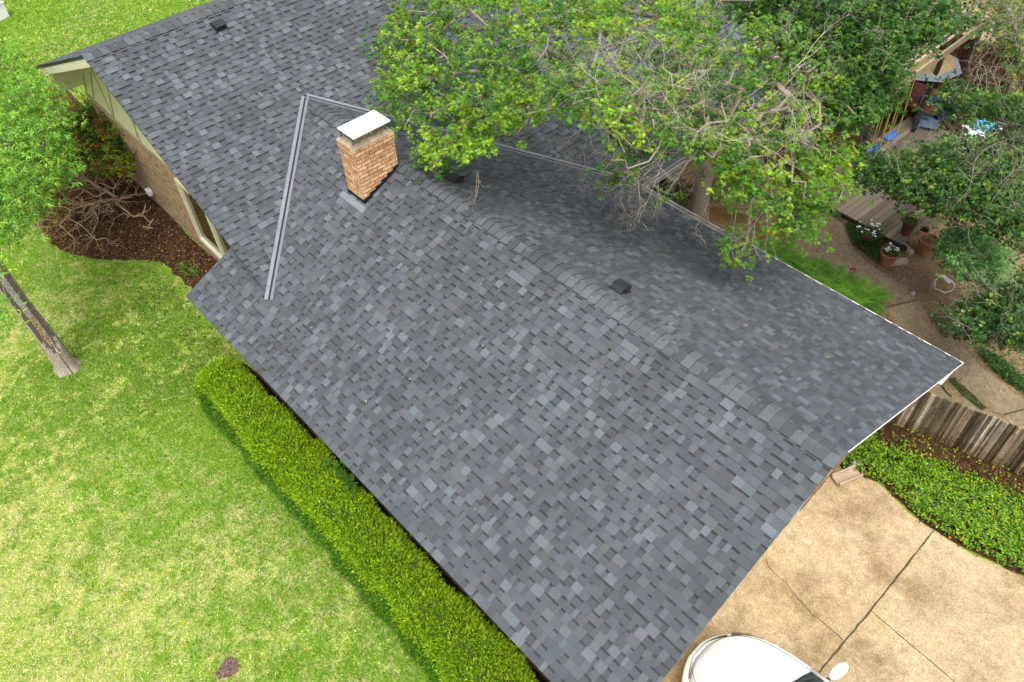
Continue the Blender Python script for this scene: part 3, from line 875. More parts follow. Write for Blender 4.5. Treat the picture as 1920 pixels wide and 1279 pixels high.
class Twigs:
    def __init__(s): s.A = []; s.B = []; s.ra = []; s.rb = []; s.c = []
    def seg(s, a, b, ra, rb, c): s.A.append(a); s.B.append(b); s.ra.append(ra); s.rb.append(rb); s.c.append(c)
    def grow(s, p, d, L, r, depth, rg, col, kink=0.35):
        n = 3 if depth > 0 else 2
        for i in range(n):
            d = nrm(d + rg.normal(0, kink, 3) * .6); q = p + d * L / n; r2 = r * .82
            s.seg(p, q, r, r2, col); p, r = q, r2
            if depth > 0:
                for _ in range(1 if i < n - 1 else 2):
                    d2 = nrm(d + rg.normal(0, .75, 3)); s.grow(p, d2, L * rg.uniform(.45, .7), r * .7, depth - 1, rg, col, kink)
    def build(s, name, m, parent=None, seg=4):
        A = np.array(s.A); B = np.array(s.B); ra = np.array(s.ra)[:, None]; rb = np.array(s.rb)[:, None]; n = len(A)
        d = nrm(B - A); ref = np.where(np.abs(d[:, 2:3]) > .9, np.array([[1., 0, 0]]), np.array([[0, 0, 1.]]))
        u = nrm(np.cross(d, ref)); v = np.cross(d, u)
        V = np.zeros((n, 2 * seg, 3))
        for k in range(seg):
            t = 2 * PI * k / seg; o = u * math.cos(t) + v * math.sin(t)
            V[:, k] = A + o * ra; V[:, seg + k] = B + o * rb
        F = np.array([[k, (k + 1) % seg, seg + (k + 1) % seg, seg + k] for k in range(seg)])
        q = (F[None] + (np.arange(n) * 2 * seg)[:, None, None]).reshape(-1, 4)
        return npmesh(name, V.reshape(-1, 3), q, m, parent, np.repeat(np.array(s.c), seg, 0), smooth=True, k=4)

def grow_tree(root, trunk, trunk_r, anchors, rg, tw, col, rmin=0.006, rexp=0.5, bend=0.12):
    """joins every anchor to the nearest branch so far; pipe-model radii; trunk is a list of points"""
    nodes = [np.array(p, float) for p in trunk]; par = [-1] + list(range(len(trunk) - 1))
    fork = nodes[-1]
    order = np.argsort(np.linalg.norm(anchors - fork, axis=1))
    arr = np.zeros((len(anchors) * 4 + len(nodes) + 5, 3)); arr[:len(nodes)] = nodes; cnt = len(nodes)
    depth = [0] * len(nodes); dist = [0.0] * len(nodes)
    dd = np.zeros(len(arr)); start = len(nodes) - 1
    for i in order:
        p = anchors[i]
        dv = np.linalg.norm(arr[start:cnt] - p, axis=1) + dd[start:cnt] * .35
        j = int(np.argmin(dv)) + start
        a = arr[j]; L = np.linalg.norm(p - a); k = max(1, min(3, int(L / .5)))
        prev = j
        for q in range(1, k + 1):
            t = q / k; pt = a + (p - a) * t
            if q < k: pt = pt + rg.normal(0, bend * L / k, 3) + np.array([0, 0, .05 * L])
            arr[cnt] = pt; par.append(prev); dd[cnt] = dd[prev] + L / k; prev = cnt; cnt += 1
    w_ = np.ones(cnt)
    for i in range(cnt - 1, 0, -1): w_[par[i]] += w_[i]
    R0 = trunk_r * .8; tot = w_[start]
    rad = np.maximum(rmin, R0 * (w_ / tot) ** rexp)
    for i in range(start + 1, cnt): tw.seg(arr[par[i]], arr[i], min(rad[par[i]], rad[i] * 1.35 + .002), rad[i], col)
    return arr[:cnt]

def sample_poly(poly, n, rng):
    x0, x1 = min(p[0] for p in poly), max(p[0] for p in poly); y0, y1 = min(p[1] for p in poly), max(p[1] for p in poly)
    out = []
    while len(out) < n:
        x = rng.uniform(x0, x1, n * 3); y = rng.uniform(y0, y1, n * 3); k = in_poly(x, y, poly)
        out += list(zip(x[k], y[k]))
    return np.array(out[:n])

def rosettes(anchors, rng, per, nleaf, r, L, pal, up=0.5, tipcol=None, flat_=0.6):
    na = len(anchors); C = np.repeat(anchors, per, 0) + rng.normal(0, 1, (na * per, 3)) * np.array([r, r, r * flat_])
    tone = np.repeat(palette(na, pal, rng, .1), per, 0) * rng.uniform(.82, 1.2, (na * per, 1))
    if tipcol is not None:
        k = rng.random(na * per) < tipcol[1]; tone[k] = np.array(tipcol[0]) * rng.uniform(.8, 1.15, (k.sum(), 1))
    B = np.repeat(C, nleaf, 0); n = len(B)
    D = rng.normal(0, 1, (n, 3)); D[:, 2] = D[:, 2] * .45 + .1; D = nrm(D)
    Nn = nrm(rng.normal(0, .45, (n, 3)) + np.array([0, 0, up + .6]))
    col = np.repeat(tone, nleaf, 0) * rng.uniform(.78, 1.2, (n, 1))
    return B + D * .01, D, Nn, rng.uniform(.7, 1.15, n) * L, np.clip(col, 0, 1)

def trunk_mesh(pts, rads, seg=14, seed=1, rough=.06):
    b = MB(); b.tube(pts, rads, seg, (0.36, 0.31, 0.24))
    rg = random.Random(seed)
    b.v = [(p[0] + rg.uniform(-1, 1) * rough * rads[0], p[1] + rg.uniform(-1, 1) * rough * rads[0], p[2]) for p in b.v]
    return b

# ------------------------------------------------------------------ big oak over the roof
rg = np.random.default_rng(31)
oak = thing('oak_tree', 'large spreading tree with bright green leaves and bare grey twigs hanging over the roof', 'tree', (-8.2, 13.1, 0))
OF = np.array([-8.2, 13.1, 0.0])
OAK = [(745, -20), (700, 40), (692, 105), (722, 150), (712, 200), (700, 222), (735, 235), (800, 225), (850, 215), (790, 262), (765, 290), (790, 325), (845, 312), (905, 292), (940, 262), (990, 235), (1060, 205),
       (1120, 232), (1165, 250), (1135, 300), (1150, 345), (1190, 335), (1235, 290), (1290, 275), (1335, 310), (1365, 365), (1440, 395), (1490, 455), (1555, 420), (1590, 345), (1605, 290), (1560, 210), (1530, 100), (1480, 30), (1420, -20)]
n = 660
s_ = sample_poly(OAK, n, rg)
def oak_z(x, y):
    base = 6.7 - ((x - 1180) / 420.) ** 2 * 1.35 - np.clip((y - 190) / 260., 0, 1.2) * 1.5
    return base
zt = oak_z(s_[:, 0], s_[:, 1]); dep = rg.random(n) ** 1.6 * 1.1
zz = np.maximum(zt - dep, 3.3 + 0 * zt)
OA = np.array([at(x, y, z) for (x, y), z in zip(s_, zz)])
extra = np.array([at(*p) for p in [(1385, 478, 3.9), (1372, 462, 4.0), (1400, 452, 4.1), (1150, 320, 4.1), (1140, 345, 4.0), (1160, 330, 4.2), (1250, 360, 3.4), (1380, 490, 3.75)]])
tw = Twigs()
trunk = [(-8.2, 13.1, 0), (-8.2, 13.08, .9), (-8.12, 13.0, 1.7), (-8.0, 12.85, 2.4), (-7.95, 12.7, 3.0)]
allA = np.concatenate([OA - np.array([0, 0, .12]), extra - np.array([0, 0, .05])])
mid = np.array([(-8.0, 12.2, 3.9), (-8.4, 11.2, 4.6), (-8.9, 10.0, 5.1), (-7.2, 11.8, 4.4), (-6.3, 11.3, 4.9), (-7.4, 10.2, 5.2), (-9.3, 9.0, 5.4), (-6.6, 9.2, 5.5), (-7.7, 13.6, 4.2)])
nodes = grow_tree(None, trunk, 0.2, np.concatenate([mid, allA]), rg, tw, (0.27, 0.23, 0.18), rmin=0.006, rexp=0.42)
# dead grey twigs, thickest in the middle of the crown
sx, sy = s_[:, 0], s_[:, 1]
def twz(x, y, cx, cy, rx, ry): return np.exp(-(((x - cx) / rx) ** 2 + ((y - cy) / ry) ** 2))
dens = twz(sx, sy, 1150, 160, 150, 60) + twz(sx, sy, 1250, 260, 140, 60) + 1.3 * twz(sx, sy, 1400, 210, 130, 80) + .6 * twz(sx, sy, 1190, 300, 50, 60) + .8 * twz(sx, sy, 1440, 130, 80, 60) + .6 * twz(sx, sy, 1440, 330, 90, 60) + .35 * twz(sx, sy, 880, 150, 60, 60) + .5 * twz(sx, sy, 1210, 30, 50, 40)
dens = np.clip(dens, 0, 1)
dt = Twigs()
for i in range(n):
    k = int(dens[i] * .75 + rg.random() * .48)
    for _ in range(k):
        g = rg.uniform(.75, 1.2); c = (0.44 * g, 0.38 * g, 0.31 * g)
        p = OA[i] + rg.normal(0, .16, 3) + np.array([0, 0, .12])
        d = nrm(nrm(OA[i] - np.array([-8.0, 12.4, 4.3])) * .8 + np.array([0, 0, .25]) + rg.normal(0, .5, 3))
        dt.grow(p, d, rg.uniform(.5, .85), rg.uniform(.007, .011), 3 if rg.random() < .6 else 2, rg, c)
for p in [(1170, 300, 4.3), (1185, 270, 4.6), (1200, 300, 4.4), (1380, 400, 4.4), (1330, 370, 4.6), (1420, 405, 4.6), (1440, 380, 4.8), (895, 322, 4.75), (1150, 350, 3.9), (1190, 330, 3.9), (1220, 355, 3.7), (1235, 362, 3.6), (1370, 430, 4.2), (1140, 250, 4.9), (1100, 260, 4.7), (1090, 240, 4.9)]:
    q = at(*p)
    for _ in range(2):
        d = nrm(nrm(at(p[0] - 10, p[1] + 60, p[2] - .6) - q) + rg.normal(0, .3, 3)); g = rg.uniform(.8, 1.15)
        dt.grow(q, d, rg.uniform(.4, .65), .009, 3, rg, (0.38 * g, 0.32 * g, 0.26 * g))
keep = rg.random(n) < (.97 - dens * .22)
edge = sx < 1000
keep &= ~((vn1(sx / 34., sy / 34.) < .20) & (rg.random(n) < .8))
LA = np.concatenate([OA[keep], extra])
yel = [(0.19, 0.35, 0.022, 3), (0.12, 0.27, 0.024, 4), (0.06, 0.155, 0.020, 2.8), (0.29, 0.44, 0.032, 1.2)]
B, D, Nn, L, C = rosettes(LA, rg, 12, 8, 0.165, 0.085, yel, tipcol=((0.30, 0.38, 0.02), .08))
leaves('crown', B - OF, D, Nn, L, C, M['leaf'], oak)
tb = trunk_mesh(trunk, [.25, .21, .19, .2, .17], 16, 2)
tb.build('trunk', M['bark'], oak, smooth=True, off=OF)
for a in (tw, dt):
    a.A = [p - OF for p in a.A]; a.B = [p - OF for p in a.B]
tw.build('branches', M['bark'], oak, 5)
dt.build('dead_twigs', M['bark'], oak, 3)

# ------------------------------------------------------------------ other trees
TW = .4
def simple_tree(name, label, cat, polys, zfun, nA, trunk, tr, pal, seed, per=9, nl=6, r=.2, L=.1, tip=None, dead=0.3, group=None, depth=.9, bcol=(0.25, 0.21, 0.16), deadcol=(0.33, 0.29, 0.22), kind='oak', zmin=.3, dz=(.45, .85), fl=.6):
    rg = np.random.default_rng(seed)
    O = np.array([trunk[0][0], trunk[0][1], 0.0])
    t = thing(name, label, cat, tuple(O), group)
    A = []
    for poly, frac in polys:
        s = sample_poly(poly, int(nA * frac), rg)
        for x, y in s: A.append(at(x, y, max(zmin, zfun(x, y) - rg.random() ** 1.5 * depth)))
    A = np.array(A); tw = Twigs()
    grow_tree(None, trunk, tr, A - np.array([0, 0, .08]), rg, tw, bcol, rexp=.45)
    dt = Twigs()
    for i in range(len(A)):
        if rg.random() < dead * TW:
            g = rg.uniform(.8, 1.2); d = nrm(nrm(A[i] - np.array(trunk[-1])) + np.array([0, 0, .3]) + rg.normal(0, .5, 3))
            dt.grow(A[i] + np.array([0, 0, .08]), d, rg.uniform(*dz), rg.uniform(.006, .011), 2, rg, tuple(c * g for c in deadcol))
    B, D, Nn, Ln, C = rosettes(A, rg, per, nl, r, L, pal, tipcol=tip, flat_=fl)
    leaves('crown', B - O, D, Nn, Ln, C, M['leaf'], t, kind=kind, wr=.2)
    rads = [tr * (1.25 - .45 * i / (len(trunk) - 1)) for i in range(len(trunk))]
    trunk_mesh(trunk, rads, 12, seed).build('trunk', M['bark'], t, smooth=True, off=O)
    for a in (tw, dt):
        a.A = [p - O for p in a.A]; a.B = [p - O for p in a.B]
    tw.build('branches', M['bark'], t, 4)
    if dt.A: dt.build('dead_twigs', M['bark'], t, 3)
    return t
mid_g = [(0.045, 0.125, 0.02, 4), (0.075, 0.175, 0.028, 4), (0.03, 0.085, 0.016, 3), (0.11, 0.22, 0.035, 1.5)]
simple_tree('shade_tree', 'dense mid green tree spreading over the slatted pergola at the top of the photo', 'tree',
            [([(1330, -20), (1790, -20), (1795, 40), (1760, 70), (1690, 98), (1675, 150), (1670, 185), (1620, 222), (1590, 250), (1560, 230), (1530, 110), (1440, 60)], 1.0)],
            lambda x, y: 6.2 - (y / 280.) * 1.2 - ((x - 1580) / 300.) ** 2, 380, [(-9.2, 17.3, 0), (-9.1, 17.2, 1.5), (-8.9, 17.1, 2.9)], .17, mid_g, 41, per=11, nl=7, r=.2, L=.10, tip=((0.16, 0.26, 0.03), .06), dead=.12)
simple_tree('garden_tree', 'open twiggy tree with dark glossy leaves at the right edge beyond the pots', 'tree',
            [([(1640, 325), (1700, 290), (1750, 285), (1830, 300), (1925, 250), (1940, 480), (1900, 440), (1820, 400), (1780, 400), (1715, 375), (1670, 345)], .75), ([(1780, 170), (1850, 175), (1930, 195), (1930, 240), (1850, 215), (1790, 210)], .22), ([(1595, 300), (1650, 290), (1700, 330), (1650, 345), (1600, 325)], .07), ([(1730, 330), (1790, 300), (1800, 400), (1760, 385)], .08), ([(1765, 262), (1860, 256), (1925, 262), (1925, 310), (1765, 310)], .13)],
            lambda x, y: 3.6 + (400 - y) / 400., 400, [(-3.0, 16.2, 0), (-2.95, 16.15, .8), (-2.9, 16.1, 1.6)], .08, [(0.055, 0.14, 0.022, 4), (0.085, 0.195, 0.03, 3), (0.03, 0.08, 0.016, 2.5)], 42, per=9, nl=7, r=.2, L=.09, tip=((0.22, 0.32, 0.03), .07), dead=.45)
simple_tree('flowering_tree', 'sparse twiggy tree with yellow green tips in the top right corner', 'tree',
            [([(1830, -20), (1940, -20), (1940, 150), (1880, 130), (1850, 60)], 1.0)],
            lambda x, y: 4.2, 120, [(-4.0, 20.8, 0), (-4.0, 20.7, 1.2), (-4.1, 20.6, 2.2)], .07, [(0.05, 0.12, 0.02, 4), (0.10, 0.19, 0.03, 3)], 43, per=7, nl=6, r=.22, L=.085, tip=((0.28, 0.36, 0.02), .2), dead=.9, dz=(.6, 1.0))
simple_tree('round_shrub', 'pale green fine leaved shrub between the terracotta pots and the tubular stool', 'shrub',
            [([(1768, 480), (1775, 445), (1795, 425), (1825, 432), (1855, 452), (1890, 480), (1885, 525), (1850, 535), (1812, 512), (1785, 500)], 1.0)],
            lambda x, y: 2.3 - ((x - 1810) / 90.) ** 2 * .5 - ((y - 470) / 60.) ** 2 * .5, 200, [tuple(at(1850, 572, 0)), tuple(at(1850, 572, 0) + (0, 0, .5)), tuple(at(1850, 572, 0) + (0, .02, 1.0))], .05, [(0.17, 0.36, 0.10, 4), (0.22, 0.43, 0.15, 3), (0.10, 0.23, 0.06, 2)], 44, per=10, nl=7, r=.12, L=.07, tip=((0.28, 0.42, 0.14), .12), dead=.08)
simple_tree('side_shrub', 'leafy green shrub at the right edge beside the garden path', 'shrub',
            [([(1795, 585), (1830, 565), (1870, 555), (1940, 520), (1940, 640), (1900, 640), (1860, 620), (1820, 630), (1790, 615)], 1.0)],
            lambda x, y: 1.9 + (x - 1770) / 300., 240, [tuple(at(1880, 655, 0)), tuple(at(1880, 655, 0) + (0, 0, .5)), tuple(at(1880, 655, 0) + (0, 0, .9))], .035, [(0.05, 0.125, 0.025, 4), (0.09, 0.19, 0.05, 3), (0.03, 0.08, 0.016, 3)], 45, per=9, nl=6, r=.15, L=.08, tip=((0.24, 0.33, 0.04), .08), dead=.15)
simple_tree('evergreen_shrub', 'dark green shrub in the shade beside the oak trunk under the eave', 'shrub',
            [([(1200, 345), (1250, 330), (1275, 350), (1275, 390), (1240, 385), (1210, 372)], 1.0)],
            lambda x, y: 1.3, 45, [(-9.0, 12.6, 0), (-9.0, 12.6, .3), (-9.0, 12.6, .6)], .04, [(0.03, 0.08, 0.015, 3), (0.05, 0.12, 0.02, 2)], 46, per=8, nl=6, r=.14, L=.08, dead=.0)
# left lawn tree with the split, hollow trunk
LT = np.array([-14.98, 0.24, 0])
lt = thing('lawn_tree', 'tree on the front lawn with a long split hollow trunk and drooping fresh green leaves', 'tree', tuple(LT))
b = MB()
seg, rows = 56, 64
def hollow(rz):  # opening half angle along the trunk
    z = rz
    return 0.0 if z < .62 else min(.95, (z - .62) * 1.8 + .3)
fdir = math.atan2(-0.24 * 0 + (0 - 0.24), (0 + 14.98)) + .05       # opening faces the driveway side, towards the house
ctr = lambda z: np.array([-.04 * z, -.02 * z + .01 * math.sin(z * 2), z])
rgt = random.Random(5)
for ri in range(rows + 1):
    z = ri / rows * 3.0
    op = hollow(z)
    for k in range(seg):
        t = -PI + 2 * PI * (k + .5) / seg; t_ang = t
        r = .205 - .025 * min(z, 1.5) + .075 * math.exp(-z * 9) * (1 + .3 * math.sin(5 * t))
        rr = r * (1 + rgt.uniform(-.025, .025))
        if abs(t) < op: rr = r * (.48 + .12 * abs(t) / op)      # sunken cavity
        p = ctr(z) + np.array([math.cos(t + fdir) * rr, math.sin(t + fdir) * rr, 0])
        b.v.append(tuple(p))
for ri in range(rows):
    z = (ri + .5) / rows * 3.0; op = hollow(z)
    for k in range(seg):
        t = -PI + 2 * PI * (k + 1) / seg
        a0 = ri * seg + k; a1 = ri * seg + (k + 1) % seg
        c = (0.34, 0.29, 0.23)
        if abs(t) < op * .62: c = (0.24, 0.23, 0.22) if rgt.random() > .35 else (0.34, 0.33, 0.32)
        elif abs(t) < op + .03: c = (0.12, 0.095, 0.07)
        if abs(t + .15) < op * .45 and z < 1.6 and rgt.random() < .75: c = rgt.choice([(0.30, 0.18, 0.04), (0.16, 0.09, 0.03), (0.4, 0.26, 0.06)])
        b.face((a0, a1, a1 + seg, a0 + seg), c)
b.build('trunk', M['bark'], lt, smooth=True)
rg = np.random.default_rng(51)
tw = Twigs()
fork = np.array([-15.1, .2, 3.0])
LP = [([(-60, 90), (10, 85), (60, 120), (90, 160), (120, 210), (135, 270), (125, 330), (90, 350), (60, 390), (30, 440), (-60, 450)], 330)]
A = []
for poly, k in LP:
    for x, y in sample_poly(poly, k, rg): A.append(at(x, y, 4.3 - ((x - 0) / 150.) ** 2 * .8 - rg.random() ** 1.5 * .8 - abs(y - 260) / 600.))
A = np.array(A + [at(5, 580, 3.6), at(-10, 595, 3.7), at(22, 590, 3.3), at(-5, 505, 3.6), at(-20, 490, 3.6)])
grow_tree(None, [(-14.98, .24, 0), (-15.05, .2, 1.5), tuple(fork)], .10, A, rg, tw, (0.22, 0.18, 0.13), rexp=.6)
tw.A = [p - LT for p in tw.A]; tw.B = [p - LT for p in tw.B]; tw.build('branches', M['bark'], lt, 5)
B, D, Nn, L, C = rosettes(A, rg, 12, 8, .2, .115, [(0.17, 0.36, 0.035, 4), (0.23, 0.43, 0.05, 3), (0.09, 0.22, 0.025, 2)], tipcol=((0.34, 0.46, 0.05), .06))
D[:, 2] -= .5
leaves('crown', B - LT, nrm(D), Nn, L, C, M['leaf'], lt, kind='leaf', wr=.12)

# leggy shrub against the gable end
rg = np.random.default_rng(61)
SH = np.array([-19.3, 3.55, 0])
sh = thing('leggy_shrub', 'overgrown shrub of bare brown twisting branches with tufts of green against the brick gable', 'shrub', tuple(SH))
tw = Twigs()
def shp(px, py, z): return at(px, py, z) - SH
tips = []
for k in range(120):
    a = rg.uniform(-.3, 1.15)
    px = 232 - 170 * abs(math.cos(a * 1.2)) * rg.uniform(.45, 1.0) + rg.uniform(-8, 25); py = 345 + rg.uniform(-75, 120) * rg.uniform(.4, 1.0)
    z = rg.uniform(.4, 1.15)
    tips.append(shp(px, py, z))
for k in range(34): tips.append(shp(rg.uniform(225, 290), rg.uniform(330, 430), rg.uniform(.15, .6)))
tips = np.array(tips)
tp2 = tips + 0
grow_tree(None, [(0, 0, 0), (-.02, -.05, .12), (-.05, -.1, .25)], .085, tips, rg, tw, (0.36, 0.235, 0.15), rmin=.011, rexp=.5, bend=.3)
for q in tips[:120]:
    tw.grow(q, nrm(q * np.array([1, 1, .3]) + rg.normal(0, .3, 3)), .4, .010, 1, rg, (0.30, 0.195, 0.12), .5)
tw.build('branches', M['bark'], sh, 5)
gA = []
for (x0, x1, y0, y1, z0, z1, k) in ((150, 232, 185, 255, 1.4, 2.1, 40), (120, 180, 235, 300, 1.2, 1.7, 34), (180, 232, 255, 318, 1.1, 1.7, 34), (110, 150, 215, 260, 1.3, 1.8, 12), (90, 120, 355, 385, .7, 1.0, 5), (65, 115, 330, 370, .8, 1.1, 7), (95, 120, 405, 420, .6, .8, 2), (60, 85, 395, 405, .6, .8, 2), (130, 230, 210, 330, .9, 1.6, 16)):
    for _ in range(int(k * 2.0)): gA.append(at(rg.uniform(x0, x1), rg.uniform(y0, y1), rg.uniform(z0, z1)))
gA = np.array(gA)
t3 = Twigs(); grow_tree(None, [tuple(SH), tuple(SH + (0, 0, .3)), tuple(SH + (-.1, .1, .6))], .06, gA, rg, t3, (0.17, 0.11, 0.07), rmin=.007)
t3.A = [p - SH for p in t3.A]; t3.B = [p - SH for p in t3.B]; t3.build('stem', M['bark'], sh, 4)
B, D, Nn, L, C = rosettes(gA, rg, 13, 9, .17, .085, [(0.035, 0.085, 0.018, 4), (0.06, 0.13, 0.022, 3), (0.16, 0.22, 0.02, 2), (0.17, 0.07, 0.025, 4.2)], tipcol=((0.28, 0.30, 0.02), .13))
leaves('crown', B - SH, D, Nn, L, C, M['leaf_matte'], sh, kind='leaf', wr=.16)

# ------------------------------------------------------------------ hedge
rg = np.random.default_rng(71)
HX0, HX1 = -12.15, -1.9
HC = np.array([-7, 2.25, 0])
hedge = thing('hedge', 'long clipped yellow green hedge along the lower eave of the roof', 'hedge', tuple(HC))
def hprof(x, t):
    """cross-section of the hedge: t from 0 (lawn side foot) to 1 (house side foot)"""
    ang = PI * t
    wob = 1 + .22 * (vn1(x * 1.3, t * 2) - .5) + .22 * (vn2(x * 3.3, t * 5) - .5) + .08 * (vn3(x * 9, t * 11) - .5)
    taper = np.clip((x - HX0) / .5, 0, 1) ** .5
    yy = 2.33 - np.sign(np.cos(ang)) * np.abs(np.cos(ang)) ** .6 * .50 * wob * (.5 + .5 * taper)
    zz = np.abs(np.sin(ang)) ** .55 * 1.02 * wob * (.35 + .65 * taper)
    return yy, zz
b = MB(); nx = 90; ntt = 12
for i in range(nx + 1):
    x = HX0 + .1 + (HX1 - HX0 - .15) * i / nx
    for j in range(ntt + 1):
        y, z = hprof(x, j / ntt); b.v.append((x - HC[0], 2.33 + (y - 2.33) * .84 - HC[1], z * .90))
for i in range(nx):
    for j in range(ntt):
        a = i * (ntt + 1) + j; b.face((a, a + ntt + 1, a + ntt + 2, a + 1), (0.05, 0.075, 0.010))
b.face(list(range(ntt + 1)), (0.03, 0.045, 0.01)); b.face(list(range(nx * (ntt + 1), (nx + 1) * (ntt + 1)))[::-1], (0.03, 0.045, 0.01))
b.build('stems', M['litter'], hedge, smooth=True)
nh = 150000
tt_ = np.linspace(0, 1, 400); py_, pz_ = hprof(np.full(400, -7.), tt_); al = np.concatenate([[0], np.cumsum(np.hypot(np.diff(py_), np.diff(pz_)))]); al /= al[-1]
x = rg.uniform(HX0, HX1, nh); t = np.interp(rg.uniform(.03, .93, nh), al, tt_) + rg.normal(0, .012, nh); t = np.clip(t, .01, .99)
y, z = hprof(x, t); y2, z2 = hprof(x, t + .02)
dy, dz = y2 - y, z2 - z
nv = nrm(np.stack([np.zeros(nh), -dz, dy], 1)); nv[nv[:, 2] < -.2] *= -1
dpt = rg.random(nh) ** 2 * .13
P = np.stack([x, y, z], 1) - nv * dpt[:, None] + rg.normal(0, .028, (nh, 3))
gap = vn3(x * 7, t * 14) + .35 * rg.random(nh)
kp = (gap > .29) & (P[:, 2] > .02)
P, nv = P[kp], nv[kp]; t = t[kp]; x = x[kp]
ne = 5000; te = rg.uniform(0, 1, ne); ye, ze = hprof(np.full(ne, HX1), te); fr = rg.random(ne) ** .5
Pe = np.stack([np.full(ne, HX1) + rg.uniform(-.05, .05, ne), 2.33 + (ye - 2.33) * fr, ze * fr + .03], 1)
P = np.concatenate([P, Pe]); nv = np.concatenate([nv, np.tile([[1., 0, .2]], (ne, 1))]); t = np.concatenate([t, te]); x = np.concatenate([x, Pe[:, 0]])
D = nrm(nv + rg.normal(0, .55, P.shape) + np.array([0, 0, .35])); Nn = rg.normal(0, 1, P.shape) + np.array([0, 0, .6])
tone = .55 + .45 * vn1(x * 2.3 + 7, t * 5)
C = palette(len(P), [(0.33, 0.47, 0.012, 4), (0.23, 0.38, 0.012, 4), (0.12, 0.25, 0.014, 3)], rg, .18)
lowk = (t + .12 * (vn1(x * 3, t * 3) - .5)) < .20; C[lowk] = C[lowk] * np.array([.34, .50, .8])  # shade on the lawn side of the hedge, put into the leaf colour
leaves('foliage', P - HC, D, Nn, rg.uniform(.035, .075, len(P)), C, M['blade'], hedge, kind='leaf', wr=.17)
# broad leaved plant squeezed between hedge and eave
bp = thing('broad_leaf_plant', 'small plant with broad dark green leaves peeping out between hedge and eave', 'plant', tuple(at(637, 900, 0)))
O = at(637, 900, 0)
A = np.array([at(px, py, 1.25) for px, py in ((622, 862), (632, 880), (640, 895), (650, 905), (660, 915), (655, 892), (645, 880))])
A = np.repeat(A, 6, 0) + rg.normal(0, .05, (42, 3))
D = rg.normal(0, 1, A.shape); D[:, 2] = .1
leaves('foliage', A - O, D, np.tile([[0, 0, 1.]], (len(A), 1)) + rg.normal(0, .2, A.shape), rg.uniform(.1, .16, len(A)), palette(len(A), [(0.07, 0.18, 0.02, 2), (0.04, 0.11, 0.015, 1)], rg), M['leaf'], bp, kind='leaf', wr=.28)
b = MB()
for a in A[::6]: b.tube([(0, 0, 0), tuple((a - O) * .6 + (0, 0, .1)), tuple(a - O)], .008, 5, (0.1, 0.12, 0.04))
b.build('stem', M['bark'], bp)

# ------------------------------------------------------------------ grass blades, litter, ground cover
rg = np.random.default_rng(81)
BL = 520000
FP_BOX = [(0, 0), (1920, 0), (1920, 1279), (0, 1279)]
# blades are strewn by area, denser near the viewer where they can be told apart
def lawn_points(n, x0, x1, y0, y1): return rg.uniform(x0, x1, n), rg.uniform(y0, y1, n)
xa, ya = lawn_points(330000, -16, -2.0, -4.2, 3.0); xb_, yb_ = lawn_points(190000, -26, -12.3, -2.5, 5.0); xc, yc = lawn_points(120000, -37, -21, 2, 14)
x = np.concatenate([xa, xb_, xc]); y = np.concatenate([ya, yb_, yc])
jx, jy = x + rg.normal(0, .07, len(x)) + .5 * (vn1(x * 2.2, y * 2.2) - .5), y + rg.normal(0, .07, len(x)) + .3 * (vn2(x * 2.2, y * 2.2) - .5)
ok = ~in_poly(jx, jy, MULCHP)
ok &= ~((x > HX0 + .2) & (y > 1.95)); ok &= ~((x > -21.4) & (y > 4.2)); ok &= ~((x > -1.95) & (y > 2.3))
ok &= ~((x > XBK) & (y > 3.0))
pd = at(427, 1254); ok &= (((x - pd[0]) / .15) ** 2 + ((y - pd[1]) / .2) ** 2 + .5 * (vn2(x * 9, y * 9) - .5)) > 1
x, y = x[ok], y[ok]; n = len(x)
patch = .28 * vn1(x * .7, y * .7) + .30 * vn2(x * 3.1, y * 3.1) + .32 * vn3(x * 7.3, y * 7.3) + .30 * vn1(x * 15, y * 15)
bias = np.clip((1.4 - y) / 4.5, 0, 1) * .30 + np.clip((x + 15) / 10, 0, 1) * .03
st = np.clip((patch + bias - .68) * 3.4, .03, .88)
isst = rg.random(n) < st
g1 = palette(n, [(0.135, 0.285, 0.014, 4), (0.215, 0.365, 0.026, 4), (0.08, 0.19, 0.012, 3.6), (0.33, 0.44, 0.07, 1.8)], rg, .24)
g1 *= (.68 + .40 * vn2(x * .55 + 3, y * .55) + .22 * np.clip((1.2 - y) / 4, 0, 1))[:, None]
s1 = palette(n, [(0.50, 0.56, 0.11, 4), (0.74, 0.68, 0.30, 2.6), (0.38, 0.50, 0.06, 4.5), (0.85, 0.76, 0.52, .8)], rg, .15)
C = np.where(isst[:, None], s1, g1)
far = np.clip((-x - 18) / 10, 0, 1)
B = np.stack([x, y, np.full(n, .002)], 1)
D = rg.normal(0, 1, (n, 3)); D[:, 2] = np.abs(D[:, 2]) * .5 + .35; D = nrm(D)
L = rg.uniform(.025, .06, n) * (1 + far * .9)
gr = leaves('grass', B, D, rg.normal(0, .6, (n, 3)) + np.array([0, 0, 1.]), L, C, M['blade'], None, kind='blade', wr=.13)
tag(gr, 'short lawn grass, green with straw coloured dry patches', 'grass', kind='stuff')

